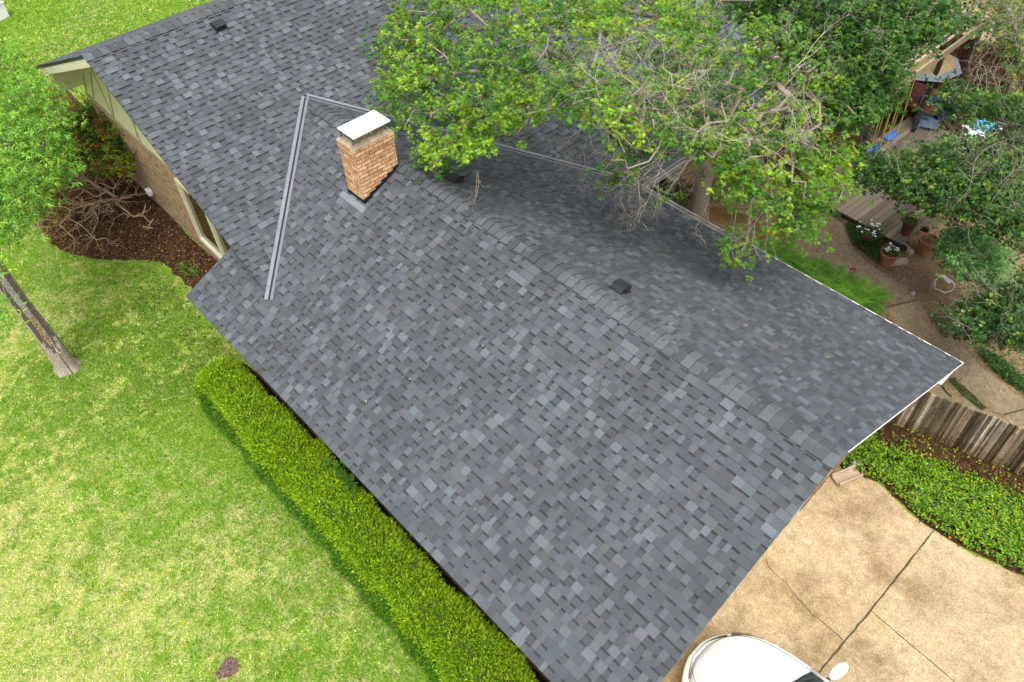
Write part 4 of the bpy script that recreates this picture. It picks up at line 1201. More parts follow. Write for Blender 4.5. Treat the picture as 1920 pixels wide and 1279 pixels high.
def litter(name, n, fn, pal, label, size=(.02, .05), z=.02, ln=.3):
    P = fn(n); m_ = len(P); B = np.concatenate([P, np.full((m_, 1), z)], 1); B[:, 2] += rg.random(m_) * .03
    D = rg.normal(0, 1, (m_, 3)); D[:, 2] *= .35
    o = leaves(name, B, D, rg.normal(0, .5, (m_, 3)) + np.array([0, 0, 1.]), rg.uniform(size[0], size[1], m_), palette(m_, pal, rg, .25), M['litter'], None, kind='leaf', wr=ln)
    tag(o, label, 'leaf litter', kind='stuff'); return o
def in_area(poly, x0, x1, y0, y1, fade=None):
    def f(n):
        x = rg.uniform(x0, x1, n); y = rg.uniform(y0, y1, n); k = in_poly(x + rg.normal(0, .05, n), y + rg.normal(0, .05, n), poly)
        if fade is not None: k &= rg.random(n) < fade(x, y)
        return np.stack([x[k], y[k]], 1)
    return f
brown = [(0.025, 0.012, 0.008, 5), (0.07, 0.034, 0.016, 4), (0.15, 0.08, 0.03, 3), (0.36, 0.22, 0.05, 1.0), (0.19, 0.115, 0.095, 1.8)]
litter('leaf_litter', 26000, in_area(MULCHP, -25, -13, 1.2, 5.0), brown, 'brown fallen leaves on the mulch bed below the gable', (.03, .065), .02)
litter('leaf_litter', 6000, in_area(BEDP, -2.5, 4, 9.5, 13), brown, 'dark fallen leaves under the ground cover by the fence', (.03, .06), .02)
litter('leaf_litter', 500, lambda n: np.stack([rg.uniform(-17, -12.5, n), rg.uniform(2.0, 3.2, n)], 1), brown, 'scattered dead leaves on the grass beside the mulch', (.03, .06), .03)
litter('leaf_litter', 420, lambda n: np.stack([rg.uniform(-20, -3, n), rg.uniform(-4, 2.0, n)], 1), [(0.35, 0.2, 0.06, 2), (0.16, 0.08, 0.03, 1), (0.5, 0.35, 0.1, 1)], 'few small dead leaves scattered over the front lawn', (.03, .06), .03)
litter('leaf_litter', 4200, in_area(YARD, -7, 1, 13, 19), [(0.35, 0.26, 0.14, 3), (0.16, 0.09, 0.04, 2), (0.09, 0.12, 0.03, 1)], 'pale wood chips and dry leaves on the backyard soil', (.02, .05), .01)
dm = smooth_poly([(pd[0] + .15 * math.cos(t) * (1 + .3 * math.sin(3 * t)), pd[1] + .19 * math.sin(t)) for t in np.linspace(0, 2 * PI, 10)[:-1]], 4, .015, 9)
sheet('bare_soil', dm, .010, flat('soil_patch', (0.13, 0.075, 0.065), rough=.95, var=.6, scale=30, bmp=1))
litter('leaf_litter', 500, in_area(dm, pd[0] - .4, pd[0] + .4, pd[1] - .4, pd[1] + .4), [(0.16, 0.10, 0.08, 3), (0.30, 0.21, 0.18, 2), (0.07, 0.04, 0.03, 2)], 'crumbs of earth on the bare round patch in the lawn', (.02, .045), .01)
# ground cover
n = 85000
x = rg.uniform(-2.2, 4.5, n); y = rg.uniform(9.7, 13.0, n); k = in_poly(x, y, BEDP)
fy = 11.42 + (x + 2.0) * .28                                   # line of the fence foot
dens = np.clip((fy - .55 - y) / .35 + .25 * vn1(x * 3, y * 3), 0.04, 1); k &= rg.random(n) < dens
edge_ = in_poly(x + .16, y - .16, BEDP) | (rg.random(n) < .4); band = (vn2(x * 9, y * 9) > .17) | (rg.random(n) < .25)
k &= edge_ & band
x, y = x[k], y[k]; n = len(x)
D = rg.normal(0, 1, (n, 3)); D[:, 2] = rg.uniform(-.1, .4, n)
B = np.stack([x, y, .03 + .16 * vn3(x * 4, y * 4) * vn1(x * 11, y * 11) * 1.6 + rg.random(n) * .05], 1)
o = leaves('ground_cover', B, D, rg.normal(0, .3, (n, 3)) + np.array([0, 0, 1.]), rg.uniform(.036, .066, n),
           palette(n, [(0.14, 0.31, 0.012, 4), (0.22, 0.40, 0.016, 3.2), (0.035, 0.10, 0.012, 4), (0.38, 0.44, 0.02, 1.3), (0.40, 0.25, 0.03, .25)], rg, .2), M['leaf'], None, kind='leaf', wr=.28)
tag(o, 'bright green ivy like ground cover between driveway and wooden fence', 'ground cover', kind='stuff')
def weeds(poly_px, n, z, size, pal, label):
    s = sample_poly(poly_px, n, rg); P = np.array([at(a, c, 0) for a, c in s]); P[:, 2] = .02 + rg.random(n) * z
    D = rg.normal(0, 1, (n, 3)); D[:, 2] = .3
    o = leaves('weeds', P, D, rg.normal(0, .3, (n, 3)) + np.array([0, 0, 1.]), rg.uniform(size * .6, size, n), palette(n, pal, rg, .2), M['leaf'], None, kind='leaf', wr=.26)
    tag(o, label, 'weeds', kind='stuff')
dg = [(0.04, 0.11, 0.015, 3), (0.07, 0.17, 0.02, 2), (0.02, 0.06, 0.01, 2)]
weeds([(1583, 418), (1612, 425), (1640, 450), (1660, 480), (1658, 498), (1645, 498), (1600, 462), (1588, 440)], 1500, .15, .07, dg, 'low dark weeds between path and deck around the pots')
weeds([(1828, 652), (1870, 672), (1925, 720), (1925, 745), (1880, 712), (1845, 680)], 900, .12, .08, dg, 'dark creeping plants along the far edge of the paving slab')
weeds([(1720, 560), (1745, 590), (1800, 600), (1770, 640), (1745, 600)], 500, .05, .05, [(0.09, 0.13, 0.02, 1), (0.05, 0.1, 0.02, 1)], 'thin moss and weeds beside the garden path')
weeds([(330, 500), (365, 500), (378, 515), (350, 525)], 160, .15, .08, [(0.13, 0.24, 0.03, 2), (0.08, 0.16, 0.02, 1)], 'small green weed at the edge of the mulch bed')
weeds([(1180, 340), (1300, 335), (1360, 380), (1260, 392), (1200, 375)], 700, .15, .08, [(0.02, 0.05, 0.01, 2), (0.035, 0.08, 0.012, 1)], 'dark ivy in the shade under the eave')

# ferns
def fern(loc, n, R, seed, label):
    rg = np.random.default_rng(seed); t = thing('fern', label, 'fern', tuple(loc), 'ferns along the eave'); V, F, C = [], [], []
    for k in range(n):
        az = rg.uniform(0, 2 * PI); Ln = R * rg.uniform(.75, 1.15); el = rg.uniform(.7, 1.2); g = rg.uniform(.8, 1.25)
        base = rg.choice([0, 1]); colr = np.array([(0.085, 0.22, 0.016), (0.125, 0.28, 0.02)][base]) * g
        m = 22; pts = []
        for i in range(m + 1):
            s = i / m; a = el * (1 - s * 1.35)
            pts.append((pts[-1] + np.array([math.cos(az) * math.cos(a), math.sin(az) * math.cos(a), math.sin(a)]) * Ln / m) if pts else np.zeros(3))
        sd_ = np.array([-math.sin(az), math.cos(az), 0])
        for i in range(1, m):
            s = i / m; wl = Ln * .24 * math.sin(PI * min(1, s * .9 + .12)) ** .8 * (1 - s * .5); d = nrm(pts[i + 1] - pts[i])
            for q in (-1, 1):
                tip = pts[i] + sd_ * q * wl + d * wl * .35 - np.array([0, 0, wl * .15])
                i0 = len(V); V += [pts[i] - d * .012, pts[i] + d * .018, tip]; F.append((i0, i0 + 1, i0 + 2)); C.append(colr * rg.uniform(.85, 1.15))
    npmesh('fronds', np.array(V), np.array(F), M['leaf'], t, np.array(C)); return t
fl = [(-6.3, 13.3), (-5.85, 13.15), (-5.35, 13.35), (-5.0, 12.95), (-4.7, 13.4), (-4.3, 13.0), (-4.15, 13.45), (-6.6, 12.9)]
fp = ['farthest fern, its fronds under the low tree branch', 'fern beside the eave, second cluster from the tree branch', 'tall fern with fronds reaching onto the path',
      'fern tucked close to the roof edge mid row', 'broad fern opposite the white flower pot', 'fern hugging the eave near the path joint', 'nearest fern, its tips over the path joint', 'fern half hidden beneath the tree branch']
for i, (p, lb) in enumerate(zip(fl, fp)): fern((p[0], p[1] + .38, .12), 40, .72, 90 + i, lb)
fern((-3.75, 13.25, .02), 14, .34, 99, 'small dark fern last in the row past the path joint')

# ------------------------------------------------------------------ fences
def plank_fence(name, label, A, B_, h, pal, seed, pw=.125, cap=False, hj=.02):
    A = np.array(A, float); B_ = np.array(B_, float); L = np.linalg.norm(B_ - A); d = (B_ - A) / L; rz = math.atan2(d[1], d[0])
    t = thing(name, label, 'fence', tuple(A)); rgn = random.Random(seed)
    b = MB(); n = int(L / (pw + .006))
    for i in range(n):
        p = d * (i + .5) * (pw + .006); hh = h + rgn.uniform(-hj, hj); c = rgn.choice(pal); g = rgn.uniform(.85, 1.15)
        nsub = 4       # planks weather unevenly: boards in three vertical strips of grain
        for s in range(nsub):
            o_ = d * ((s + .5) / nsub - .5) * pw; gs = g * rgn.choice((.45, .6, .8, .95, 1.1, 1.4, 2.0)) * rgn.uniform(.9, 1.1)
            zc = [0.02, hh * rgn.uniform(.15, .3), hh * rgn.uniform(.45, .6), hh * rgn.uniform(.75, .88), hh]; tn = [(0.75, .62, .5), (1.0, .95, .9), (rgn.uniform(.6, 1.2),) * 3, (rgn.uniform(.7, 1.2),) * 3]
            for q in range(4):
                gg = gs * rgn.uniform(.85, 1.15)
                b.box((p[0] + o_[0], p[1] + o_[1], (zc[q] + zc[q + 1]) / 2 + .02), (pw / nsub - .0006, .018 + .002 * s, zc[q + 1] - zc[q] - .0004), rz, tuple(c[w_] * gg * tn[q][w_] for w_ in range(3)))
    b.build('planks', M['wood'], t)
    b = MB(); nn = np.array([-d[1], d[0], 0])
    for z in (.25, h - .25): b.bar(nn * .04 + (0, 0, z), d * L + nn * .04 + (0, 0, z), .04, .09, col=(0.16, 0.11, 0.07))
    b.build('rail', M['wood'], t)
    k = int(L / 2.2) + 1
    for i in range(k):
        b = MB(); p = d * min(L - .05, .06 + i * 2.2) + nn * .11; b.box((p[0], p[1], (h + .05) / 2), (.09, .09, h + .05), rz, (0.2, 0.15, 0.1)); b.build('post', M['wood'], t)
    return t
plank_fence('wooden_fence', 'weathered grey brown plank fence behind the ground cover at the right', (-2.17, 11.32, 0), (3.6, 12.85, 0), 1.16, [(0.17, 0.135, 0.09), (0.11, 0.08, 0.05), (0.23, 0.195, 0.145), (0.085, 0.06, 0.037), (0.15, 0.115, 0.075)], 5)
plank_fence('wooden_fence', 'dark brown plank fence at the back of the yard, top right', (-9.5, 23.1, 0), (2.0, 23.1, 0), 1.85, [(0.085, 0.042, 0.018), (0.07, 0.033, 0.015), (0.11, 0.055, 0.022)], 6)

# ------------------------------------------------------------------ deck, pots, small things behind the house
dk = thing('wooden_deck', 'weathered grey plank deck behind the potted plants', 'deck', (-5.6, 17.6, 0))
DO = np.array([-5.6, 17.6, 0.0])
c0, c1, c2 = at(1578, 398, .3), at(1700, 463, .3), at(1742, 408, .3)
ux = nrm((c1 - c0)[:2]); uy = np.array([-ux[1], ux[0]]); Wd = np.linalg.norm((c1 - c0)[:2]); 
b = MB(); rgn = random.Random(3)
nb = int((Wd + .0) / .146)
for i in range(-8, nb):
    p = c0[:2] + ux * (i + .5) * .146; Ld = 3.4 if i > 2 else 5.0
    q = p + uy * (Ld / 2); g = rgn.uniform(.6, 1.3); c = rgn.choice([(0.20, 0.16, 0.12), (0.13, 0.10, 0.075), (0.27, 0.22, 0.16)])
    b.box((q[0] - DO[0], q[1] - DO[1], .285), (.138, Ld, .03), math.atan2(uy[1], uy[0]) - PI / 2, tuple(k * g for k in c))
b.build('deck_boards', M['wood'], dk)
b = MB()
for j in range(4):
    p = c0[:2] + uy * (.05 + j * .95) - DO[:2]; e = p + ux * (Wd); b.bar((p[0], p[1], .2), (e[0], e[1], .2), .05, .13, col=(0.05, 0.035, 0.025))
b.build('joist', M['wood'], dk)
# edging stones
for k, (px, py, lb) in enumerate([(1583, 409, 'edging stone at the far end of the row below the deck'), (1608, 420, 'edging stone below the deck, next to the dark pot'), (1697, 466, 'edging stone at the deck corner by the flower pot'), (1684, 492, 'pale edging stone lying beside the flower pot')]):
    p = at(px, py, .05); b = MB(); b.box((0, 0, 0), (.42, .15, .12), [-.45, -.45, -.3, .95][k]); o = b.build('edging_stone', M['concrete_block'], None, bevel=.02); o.location = (p[0], p[1], .06)
    tag(o, lb, 'stone', 'edging stones below the deck')
def pot(px, py, R, h, m, label, zbase=0.0, soil='soil', group='plant pots by the deck'):
    p = at(px, py, zbase); t = thing('plant_pot', label, 'plant pot', tuple(p), group)
    b = MB(); b.lathe([(0, 0), (R * .72, 0), (R * .74, .02), (R * .95, h * .82), (R * 1.06, h * .83), (R * 1.08, h), (R * .97, h), (R * .93, h - .06)], (0, 0, 0), 28); b.build('pot', M[m], t, smooth=False)
    b = MB(); b.lathe([(R * .94, h - .055), (R * .4, h - .045), (0, h - .04)], (0, 0, 0), 20); b.build('soil', M[soil], t)
    return t, p
def bouquet(t, R, h, n, seed, flowers, pal=dg, spread=1.0, hh=.12, col=(0.8, 0.8, 0.76)):
    rg = np.random.default_rng(seed)
    a = rg.uniform(0, 2 * PI, n); r = np.sqrt(rg.random(n)) * R * spread
    B = np.stack([np.cos(a) * r, np.sin(a) * r, h + rg.random(n) * hh], 1); D = rg.normal(0, 1, (n, 3)); D[:, 2] = .4
    leaves('foliage', B, D, rg.normal(0, .4, (n, 3)) + np.array([0, 0, 1.]), rg.uniform(.04, .075, n), palette(n, pal, rg, .2), M['leaf'], t, kind='leaf', wr=.3)
    for k in range(flowers):
        a, r = rg.uniform(0, 2 * PI), R * spread * math.sqrt(rg.random()); b = MB(); c = (math.cos(a) * r, math.sin(a) * r, h + hh + rg.uniform(-.02, .05)); s = rg.uniform(.022, .034)
        for q in range(5):
            an = q * 2 * PI / 5 + k; d1 = np.array([math.cos(an), math.sin(an), .15]); s1 = np.array([-math.sin(an), math.cos(an), 0])
            cc = np.array(c); b.poly([cc, cc + d1 * s * .7 - s1 * s * .45, cc + d1 * s * 1.2, cc + d1 * s * .7 + s1 * s * .45])
        b.build('flower', M['white'] if col[2] > .3 else M['rope'], t)
t, p = pot(1661, 494, .20, .36, 'terracotta', 'terracotta pot of small white flowers at the path edge'); bouquet(t, .16, .33, 130, 5, 14)
t, p = pot(1731, 474, .215, .42, 'terracotta', 'wide terracotta pot filled with bare brown soil right of the deck'); bouquet(t, .08, .38, 26, 6, 0)
t, p = pot(1622, 457, .15, .30, 'darkpot', 'dark red pot with trailing white flowers below the deck'); bouquet(t, .30, .27, 260, 7, 18, hh=.2)
t, p = pot(1698, 437, .16, .36, 'darkpot', 'dark pot with leafy plant standing on the deck', .3); bouquet(t, .24, .32, 200, 8, 5, hh=.25, col=(0.5, 0.4, 0.05))
# clay trough behind the flower pot
p = at(1672, 470, .1); b = MB(); b.box((0, 0, 0), (.42, .13, .14), -.35); o = b.build('clay_trough', M['terracotta'], None, bevel=.02); o.location = (p[0], p[1], .1); tag(o, 'orange clay trough just behind the white flower pot', 'planter')
# tubular stool frame
st = at(1768, 545, 0); t = thing('tubular_stool', 'white tubular metal stool frame lying open on the bare soil', 'stool', tuple(st))
b = MB()
q = [at(1745, 542, .02) - st, at(1755, 524, .38) - st, at(1764, 517, .42) - st, at(1785, 527, .42) - st, at(1790, 534, .4) - st, at(1783, 548, .02) - st]
b.tube(q, .017, 8); b.build('frame', M['white'], t, smooth=True)
b = MB(); q = [at(1755, 524, .38) - st, at(1752, 540, .2) - st, at(1772, 549, .2) - st, at(1785, 545, .2) - st]; b.tube(q, .014, 8); b.build('lower_rail', M['cream'], t, smooth=True)
b = MB(); c = (at(1774, 523, .43) - st); b.box(tuple(c), (.26, .09, .025), -.5); b.build('seat', M['white'], t, bevel=.01)
# little sprinkler head / stone knob at the path joint
p = at(1711, 552, 0); b = MB(); b.lathe([(.05, 0), (.055, .03), (.045, .06), (0, .07)], (0, 0, 0), 16); o = b.build('sprinkler_head', M['gutter'], None, smooth=True); o.location = tuple(p); tag(o, 'round grey sprinkler head at the corner of the path slab', 'sprinkler')
# red toy on the path
p = at(1599, 506, 0); b = MB()
b.tube([(-.05, -.05, .03), (0, 0, .05), (.06, .02, .03)], [.015, .022, .012], 8); b.tube([(0, 0, .05), (.02, .08, .03)], [.018, .01], 8); b.tube([(-.05, -.05, .03), (-.02, -.1, .02)], .012, 8)
o = b.build('red_toy', M['red'], None, smooth=True); o.location = (p[0], p[1], 0); tag(o, 'small dark red toy lying on the path beside the ferns', 'toy')
# splash block and brick at the driveway corner
sb = thing('splash_block', 'pinkish concrete splash block at the garage corner by the ground cover', 'splash block', tuple(at(1586, 897, 0)))
b = MB(); b.box((0, 0, .06), (.22, .52, .05), -.35); b.box((-.1, .035, .1), (.04, .52, .09), -.35); b.box((.1, -.035, .1), (.04, .52, .09), -.35); b.build('block', M['concrete_block'], sb, bevel=.015)
p = at(1604, 873, 0); b = MB(); b.box((0, 0, .05), (.1, .2, .09), -.5); o = b.build('loose_brick', M['gutter'], None, bevel=.01); o.location = tuple(p); tag(o, 'small grey brick lying in the ground cover by the garage corner', 'brick')

# pergola
pg = thing('pergola', 'slatted wooden pergola in the backyard half hidden by the green tree', 'pergola', (-8, 20, 0)); PO = np.array([-8, 20, 0.])
b = MB(); rgn = random.Random(8)
xx = -11.6
while xx < -6.7:
    g = rgn.uniform(.75, 1.2); b.box((xx + 8, -.05, 2.66), (.05, 5.7, .06), 0, (0.40 * g, 0.32 * g, 0.25 * g)); xx += .135
b.build('slats', M['wood'], pg)
for (xa, xb2, ya, yb2) in ((-11.7, -6.5, 17.3, 17.3), (-11.7, -6.5, 22.5, 22.5), (-6.55, -6.55, 17.1, 22.8), (-11.65, -11.65, 17.1, 22.8)):
    b = MB(); b.bar((xa + 8, ya - 20, 2.54), (xb2 + 8, yb2 - 20, 2.54), .06, .18, col=(0.34, 0.27, 0.18)); b.build('beam', M['wood'], pg)
for (xa, ya) in ((-6.55, 17.3), (-6.55, 20.4), (-6.55, 22.5), (-11.6, 17.3), (-11.6, 22.5)):
    b = MB(); b.box((xa + 8, ya - 20, 1.22), (.1, .1, 2.44), 0, (0.05, 0.04, 0.035)); b.build('post', M['wood'], pg)
# umbrella
up = at(1733, 108, 2.05); um = thing('patio_umbrella', 'tan patio umbrella with a grey border beside the pergola', 'umbrella', (up[0], up[1], 0))
b, b2 = MB(), MB(); R, rb = 1.0, .82
for k in range(8):
    a0, a1 = k * PI / 4 + .2, (k + 1) * PI / 4 + .2
    P = lambda r, a, z: (r * math.cos(a), r * math.sin(a), z)
    b.poly([P(.0, 0, 2.35), P(rb, a0, 2.0), P(rb, a1, 2.0)]); b2.poly([P(rb, a0, 2.0), P(R, a0, 1.90), P(R, a1, 1.90), P(rb, a1, 2.0)])
    b.poly([P(.0, 0, 2.335), P(rb, a1, 1.985), P(rb, a0, 1.985)])
b.build('canopy', M['canvas_tan'], um); b2.build('border', M['canvas_grey'], um)
b = MB(); b.tube([(0, 0, 0), (0, 0, 2.33)], .022, 8); b.lathe([(0, 0), (.25, 0), (.22, .06), (0, .1)], (0, 0, 0), 16); b.build('pole', M['black'], um)
# red slatted picnic table
rp = at(1722, 180, .72); rt = thing('picnic_table', 'dark red slatted picnic table under the edge of the pergola', 'table', (rp[0], rp[1], 0))
b = MB()
for k in range(9): b.box((0, -.56 + k * .14, .72), (1.5, .128, .03))
b.build('tabletop', M['redwood'], rt)
for sx_ in (-.55, .55):
    b = MB(); b.bar((sx_, -.45, 0), (sx_, .1, .7), .07, .04); b.bar((sx_, .45, 0), (sx_, -.1, .7), .07, .04); b.build('leg', M['redwood'], rt)
# swings on yellow ropes from the pergola beam
for k, (px, py, lb) in enumerate([(1667, 256, 'blue plastic swing seat on yellow ropes, the one nearer the deck chairs'), (1634, 281, 'blue plastic swing seat on yellow ropes, half hidden by leaves')]):
    s = at(px, py, .55); t = thing('swing', lb, 'swing', tuple(s), 'blue swings on yellow ropes'); b = MB()
    dx = nrm(at(px + 20, py - 12, .55) - s)
    sy_ = np.array([-dx[1], dx[0], 0])
    prof = [(-.24, .07), (-.17, .0), (.0, -.03), (.17, .0), (.24, .07)]
    for i in range(4):
        a, c = prof[i], prof[i + 1]
        top = [dx * a[0] - sy_ * .1 + (0, 0, a[1]), dx * c[0] - sy_ * .1 + (0, 0, c[1]), dx * c[0] + sy_ * .1 + (0, 0, c[1]), dx * a[0] + sy_ * .1 + (0, 0, a[1])]
        b.prism(top, (0, 0, -.03))
    b.build('seat', M['plastic_blue'], t)
    for i, e in enumerate((-.22, .22)):
        for f_ in (-1, 1):
            b = MB(); b.tube([dx * e + sy_ * .08 * f_ + (0, 0, .06), dx * (e + (.0 if f_ < 0 else -.28)) + sy_ * .3 * f_ * 0 + (0, 0, 1.9)], .015, 5); b.build('rope', M['rope'], t)
p = at(1643, 267, .5); b = MB(); b.box((0, 0, 0), (.07, .16, .12), .5); o = b.build('red_handle', M['red'], None, bevel=.02); o.location = tuple(p); tag(o, 'small red plastic handle between the two blue swings', 'toy')  # red handle between the swing seats, kept as a separate object
# garden chairs
def chair(px, py, label, fm, sm, rz, lattice=False, size=.6):
    p = at(px, py, .4); t = thing('garden_chair', label, 'chair', (p[0], p[1], 0), 'garden chairs in the backyard')
    t.rotation_euler = (0, 0, rz); s = size / 2
    b = MB(); b.box((0, 0, .40), (size, size, .05)); b.build('seat', M[sm], t, bevel=.015)
    b = MB(); b.box((0, s + .05, .68), (size, .05, .55), M=None); b.build('backrest', M[sm], t, bevel=.015)
    for x_ in (-s, s):
        for y_ in (-s, s):
            b = MB(); b.tube([(x_, y_, 0), (x_, y_, .4 if y_ < 0 else .9)], .022, 8); b.build('leg', M[fm], t)
        b = MB(); b.box((x_, 0, .60), (.05, size, .03)); b.build('armrest', M[fm], t, bevel=.01)
    return t
chair(1737, 228, 'grey blue cushioned garden chair on the deck behind the swings', 'black', 'steelblue', .5)
chair(1760, 214, 'navy patterned garden chair behind the grey blue one', 'black', 'navy', -.3)
p = at(1768, 203, .45); b = MB(); b.box((0, 0, 0), (.55, .45, .12), .4); o = b.build('cushion', M['gutter'], None, bevel=.05); o.location = (p[0], p[1], .75); tag(o, 'grey seat cushion piled behind the navy chair', 'cushion')
# sun lounger with turquoise lattice cushion
M['lattice'], t_, b_ = mat('lattice_cloth')
tc = N(t_, 'ShaderNodeTexCoord'); mp = N(t_, 'ShaderNodeMapping'); mp.inputs['Rotation'].default_value = (0, 0, PI / 4); mp.inputs['Scale'].default_value = (9, 9, 9)
t_.links.new(tc.outputs['Object'], mp.inputs[0]); br = N(t_, 'ShaderNodeTexBrick'); br.offset = 0; br.inputs['Scale'].default_value = 1; br.inputs['Brick Width'].default_value = 1; br.inputs['Row Height'].default_value = 1; br.inputs['Mortar Size'].default_value = .11
br.inputs['Color1'].default_value = rgb((0.10, 0.42, 0.55)); br.inputs['Color2'].default_value = rgb((0.13, 0.47, 0.60)); br.inputs['Mortar'].default_value = rgb((0.015, 0.03, 0.05))
t_.links.new(mp.outputs[0], br.inputs['Vector']); t_.links.new(br.outputs['Color'], b_.inputs['Base Color'])
lp = at(1846, 234, .45); lg = thing('lounge_chair', 'white lounge chair with a turquoise lattice pattern cushion', 'lounge chair', (lp[0], lp[1], 0)); lg.rotation_euler = (0, 0, -.15)
b = MB(); b.box((0, .0, .42), (.62, .62, .08)); b.build('cushion', M['lattice'], lg, bevel=.02)
b = MB(); b.box((0, -.02, .34), (.70, .8, .06)); b.box((0, -.40, .42), (.72, .16, .05)); b.box((0, -.62, .36), (.2, .3, .05)); b.build('frame', M['white'], lg, bevel=.02)
for x_ in (-.3, .3):
    for y_ in (-.35, .35): b = MB(); b.box((x_, y_, .16), (.06, .06, .32)); b.build('leg', M['white'], lg)
tb_ = at(1812, 262, .55); tt = thing('garden_table', 'narrow white plastic garden table under the twiggy tree', 'table', (tb_[0], tb_[1], 0))
b = MB(); b.prism([(-.16, -.5, .56), (.16, -.5, .56), (.16, .5, .56), (-.16, .5, .56)], (0, 0, -.03)); b.build('tabletop', M['white'], tt)
for x_ in (-.12, .12):
    for y_ in (-.45, .45): b = MB(); b.box((x_, y_, .265), (.05, .05, .53)); b.build('leg', M['white'], tt)
p = at(1912, 278, .5); b = MB(); b.box((0, 0, .45), (.9, .6, .05), .3)
for x_ in (-.35, .35): b.box((x_, 0, .21), (.05, .5, .42), 0)
o = b.build('bench', M['white'], None, bevel=.01); o.location = (p[0], p[1], 0); tag(o, 'white bench at the right edge of the photo behind the leaves', 'bench')
# utility box on the far lawn
p = at(-4, 34, 0); ub = thing('utility_box', 'small white utility box on the far lawn at the left edge', 'utility box', tuple(p))
b = MB(); b.box((0, 0, .25), (.7, .5, .5), .4); b.build('body', M['white'], ub, bevel=.03); b = MB(); b.box((0, 0, .53), (.76, .56, .05), .4); b.build('lid', M['white'], ub, bevel=.02)

# ------------------------------------------------------------------ parked car
car = thing('parked_car', 'white parked car with its bonnet towards the garage on the driveway', 'car', (0.67, 4.95, 0))
def hood_half(x): # half width along the car, x=0 at the nose
    return .93 * (1 - math.exp(-((x + .02) / .34) ** .75)) ** .9 if x < 3.9 else .93 - (x - 3.9) * .12
def hood_top(x):
    return .52 + .47 * (1 - math.exp(-(x + .03) / .28)) + .02 * x if x < 1.3 else 1.01
NOSE = -1.64 - .75
def sec(x, n=20):
    w_ = hood_half(x); zt = hood_top(x); row = []
    side = zt - .20
    for k in range(n + 1):
        s = k / n * 2 - 1; a = abs(s)
        if a > .80:
            t = (a - .80) / .20; y = w_ * (1.0 - .03 * (1 - t) - .0); z = side - t * (side - .28); y = w_ * (.985 + .02 * math.sin(t * PI))
        else:
            t = a / .80; y = w_ * .985 * (math.sin(t * PI / 2) ** .88); z = side + (zt - side) * (1 - t ** 4.5) + .0
        row.append((NOSE + x, math.copysign(y, s), z))
    return row
xs = [0.0, .012, .035, .07, .12, .18, .25, .34, .45, .6, .8, 1.0, 1.2, 1.6, 2.2, 2.9, 3.5, 4.0, 4.35, 4.5]
b = MB(); nn_ = 21
for x in xs: b.v += sec(x)
for i in range(len(xs) - 1):
    for k in range(nn_ - 1):
        a = i * nn_ + k; b.face((a, a + 1, a + nn_ + 1, a + nn_))
b.face(tuple(range(nn_))[::-1]); b.face(tuple((len(xs) - 1) * nn_ + k for k in range(nn_)))
body = b.build('body', M['paint'], car, smooth=True)
# glasshouse
def ring(x, hw, z): return [(NOSE + x, -hw, z), (NOSE + x, hw, z)]
b = MB()
ws = [(1.28, .62, 1.0), (1.22, 0, 1.02)]
low = [(NOSE + 1.18 + .16 * abs(s) ** 2.2, s * .76, 1.0) for s in np.linspace(-1, 1, 9)]; top = [(NOSE + 1.92 + .1 * abs(s) ** 2, s * .60, 1.44) for s in np.linspace(-1, 1, 9)]
for k in range(8): b.poly([low[k + 1], low[k], top[k], top[k + 1]])
b.build('windscreen', M['carglass'], car, smooth=True)
b = MB()
for k in range(8):
    b.poly([top[k + 1], top[k], (NOSE + 3.6, top[k][1] * .97, 1.42), (NOSE + 3.6, top[k + 1][1] * .97, 1.42)])
b.poly([(NOSE + 3.6, .58, 1.42), (NOSE + 3.6, -.58, 1.42), (NOSE + 4.3, -.66, 1.0), (NOSE + 4.3, .66, 1.0)])
for s in (-1, 1): b.tube([(NOSE + 1.33, s * .77, 1.0), (NOSE + 2.02, s * .605, 1.445)], .03, 6)
b.build('roof', M['paint'], car, smooth=True)
for s in (-1, 1):
    b = MB(); b.poly([(NOSE + 1.40, s * .775, .99), (NOSE + 2.05, s * .61, 1.42), (NOSE + 3.55, s * .59, 1.41), (NOSE + 4.1, s * .74, .99)][::s]); b.build('side_window', M['carglass'], car)
    # mirror
    b = MB(); b.lathe([(0, -.075), (.07, -.06), (.105, 0), (.08, .06), (0, .08)], (0, 0, 0), 14); b.v = [(p[0] * .85 + NOSE + 1.60 + p[1] * .25 * s, p[1] * 1.9 + s * 1.02, p[2] * .9 + 1.03) for p in b.v]; mi = b.build('mirror', M['paint'], car, smooth=True)
    b = MB(); b.bar((NOSE + 1.56, s * .8, .99), (NOSE + 1.58, s * .92, 1.0), .06, .05); b.build('mirror_arm', M['black'], mi)
    # wheels
    for x in (.98, 3.55):
        b = MB(); b.lathe([(.20, -.1), (.31, -.1), (.335, -.06), (.335, .06), (.31, .1), (.20, .1)], (0, 0, 0), 28); b.v = [(p[0] + NOSE + x, p[2] + s * .74, p[1] + .335) for p in b.v]; wh = b.build('wheel', M['rubber'], car, smooth=True)
        b = MB(); b.lathe([(0, .04), (.19, .05), (.2, .1), (.2, -.09)], (0, 0, 0), 20); b.v = [(p[0] + NOSE + x, s * (p[2] + .74), p[1] + .335) for p in b.v]; b.build('rim', M['chrome'], wh)
XT = np.linspace(0, 2.5, 800); YT = np.array([hood_half(q) for q in XT])
def nose_x(y): return NOSE + float(np.interp(abs(y), YT, XT))
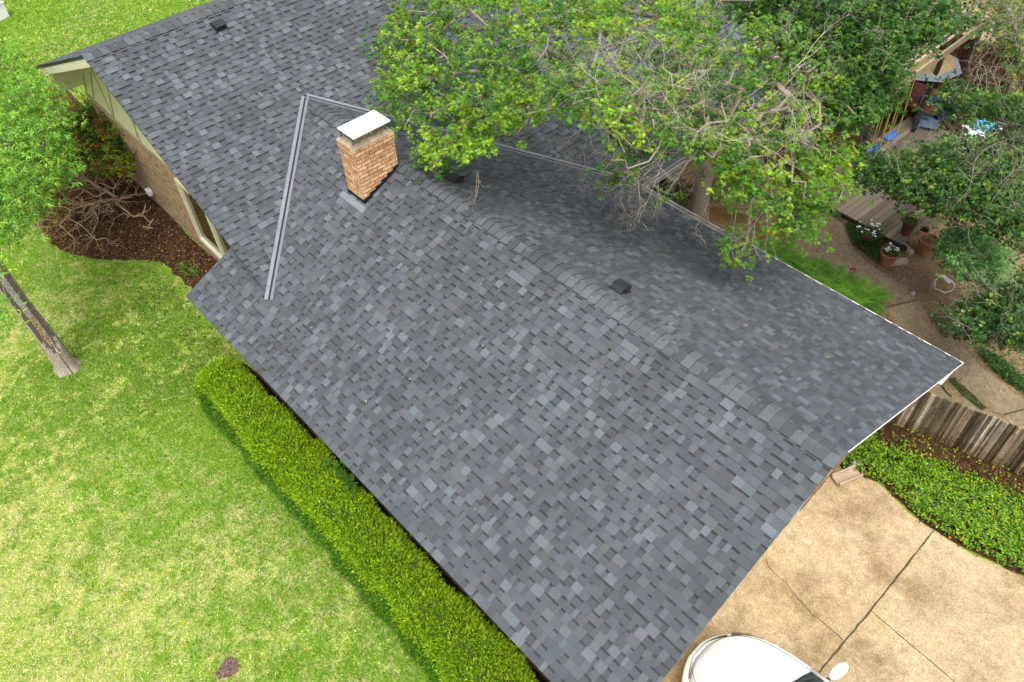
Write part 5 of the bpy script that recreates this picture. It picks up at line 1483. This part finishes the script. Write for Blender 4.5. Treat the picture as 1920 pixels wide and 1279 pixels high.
def nose_band(y0, y1, off0, z0, off1, z1, name, m, par, n=16):
    b = MB(); P = []
    for y in np.linspace(y0, y1, n):
        x = nose_x(y); x2 = nose_x(abs(y) + .01); nn = nrm(np.array([-.01, math.copysign(max(x2 - x, 1e-4), y if abs(y) > 1e-6 else 1)]))
        if abs(y) < .02: nn = np.array([-1., 0])
        P.append(((x + nn[0] * off0, y + nn[1] * off0, z0), (x + nn[0] * off1, y + nn[1] * off1, z1)))
    for a, c in zip(P[:-1], P[1:]): b.poly([a[0], a[1], c[1], c[0]])
    return b.build(name, m, par, smooth=True)
prof_ = [(-.02, .20), (.05, .24), (.085, .36), (.085, .50), (.06, .575), (-.02, .60)]
bb = MB(); ys = np.linspace(-.9, .9, 41); rows_ = []
for y in ys:
    x = nose_x(y); x2 = nose_x(abs(y) + .01); nn = nrm(np.array([-.01, math.copysign(max(x2 - x, 1e-4), y if abs(y) > 1e-6 else 1)]))
    if abs(y) < .02: nn = np.array([-1., 0])
    rows_.append([(x + nn[0] * o_, y + nn[1] * o_, z_) for o_, z_ in prof_])
for r_ in rows_: bb.v += r_
for i in range(40):
    for k in range(5):
        a = i * 6 + k; bb.face((a, a + 1, a + 7, a + 6))
bb.build('bumper', M['paint'], car, smooth=True)
nose_band(-.46, .46, .012, .595, .004, .70, 'grille', M['black'], car)
nose_band(-.30, .30, .092, .34, .092, .44, 'air_intake', M['black'], car)
for s in (-1, 1):
    hl = nose_band(s * .50, s * .88, .014, .60, .008, .745, 'headlight', M['chrome'], car)
    nose_band(s * .50, s * .88, .020, .735, .020, .75, 'headlight_trim', M['black'], hl)
b = MB()
for s in (-.25, .25): b.tube([(NOSE + 1.20, s, 1.03), (NOSE + 1.26, s + .2, 1.06), (NOSE + 1.36, s + .45, 1.10)], .012, 5)
b.build('wiper', M['black'], car)
for s in (-1, 1):
    b = MB(); pp = []
    for q in np.linspace(.10, 1.30, 14):
        yy = hood_half(q) * .86; zt = hood_top(q)
        t = .80 * .80; tt2 = (math.asin(min(1, (.86 / .985)) ** (1 / .88)) / (PI / 2)); side = zt - .20
        pp.append((NOSE + q, s * yy, side + .20 * (1 - tt2 ** 4.5) + .006))
    b.tube(pp, .0045, 4); b.build('bonnet_seam', M['crease'], car)

# a few fallen leaves and bits on the shingles
rg = np.random.default_rng(99)
n = 60
x = rg.uniform(-12, -2.5, n); y = np.where(rg.random(n) < .7, rg.uniform(6.8, 11.3, n), rg.uniform(3, 6.5, n)); z = ZR - SA * np.abs(y - YR) + .03
D = rg.normal(0, 1, (n, 3)); D[:, 2] *= .2
o = leaves('leaf_litter', np.stack([x, y, z], 1), D, rg.normal(0, .3, (n, 3)) + np.array([0, 0, 1.]), rg.uniform(.02, .05, n), palette(n, [(0.45, 0.36, 0.24, 2), (0.20, 0.12, 0.06, 2), (0.3, 0.3, 0.08, 1)], rg, .2), M['litter'], None, kind='leaf', wr=.3)
tag(o, 'few fallen leaves and bits of bark lying on the shingles', 'leaf litter', kind='stuff')
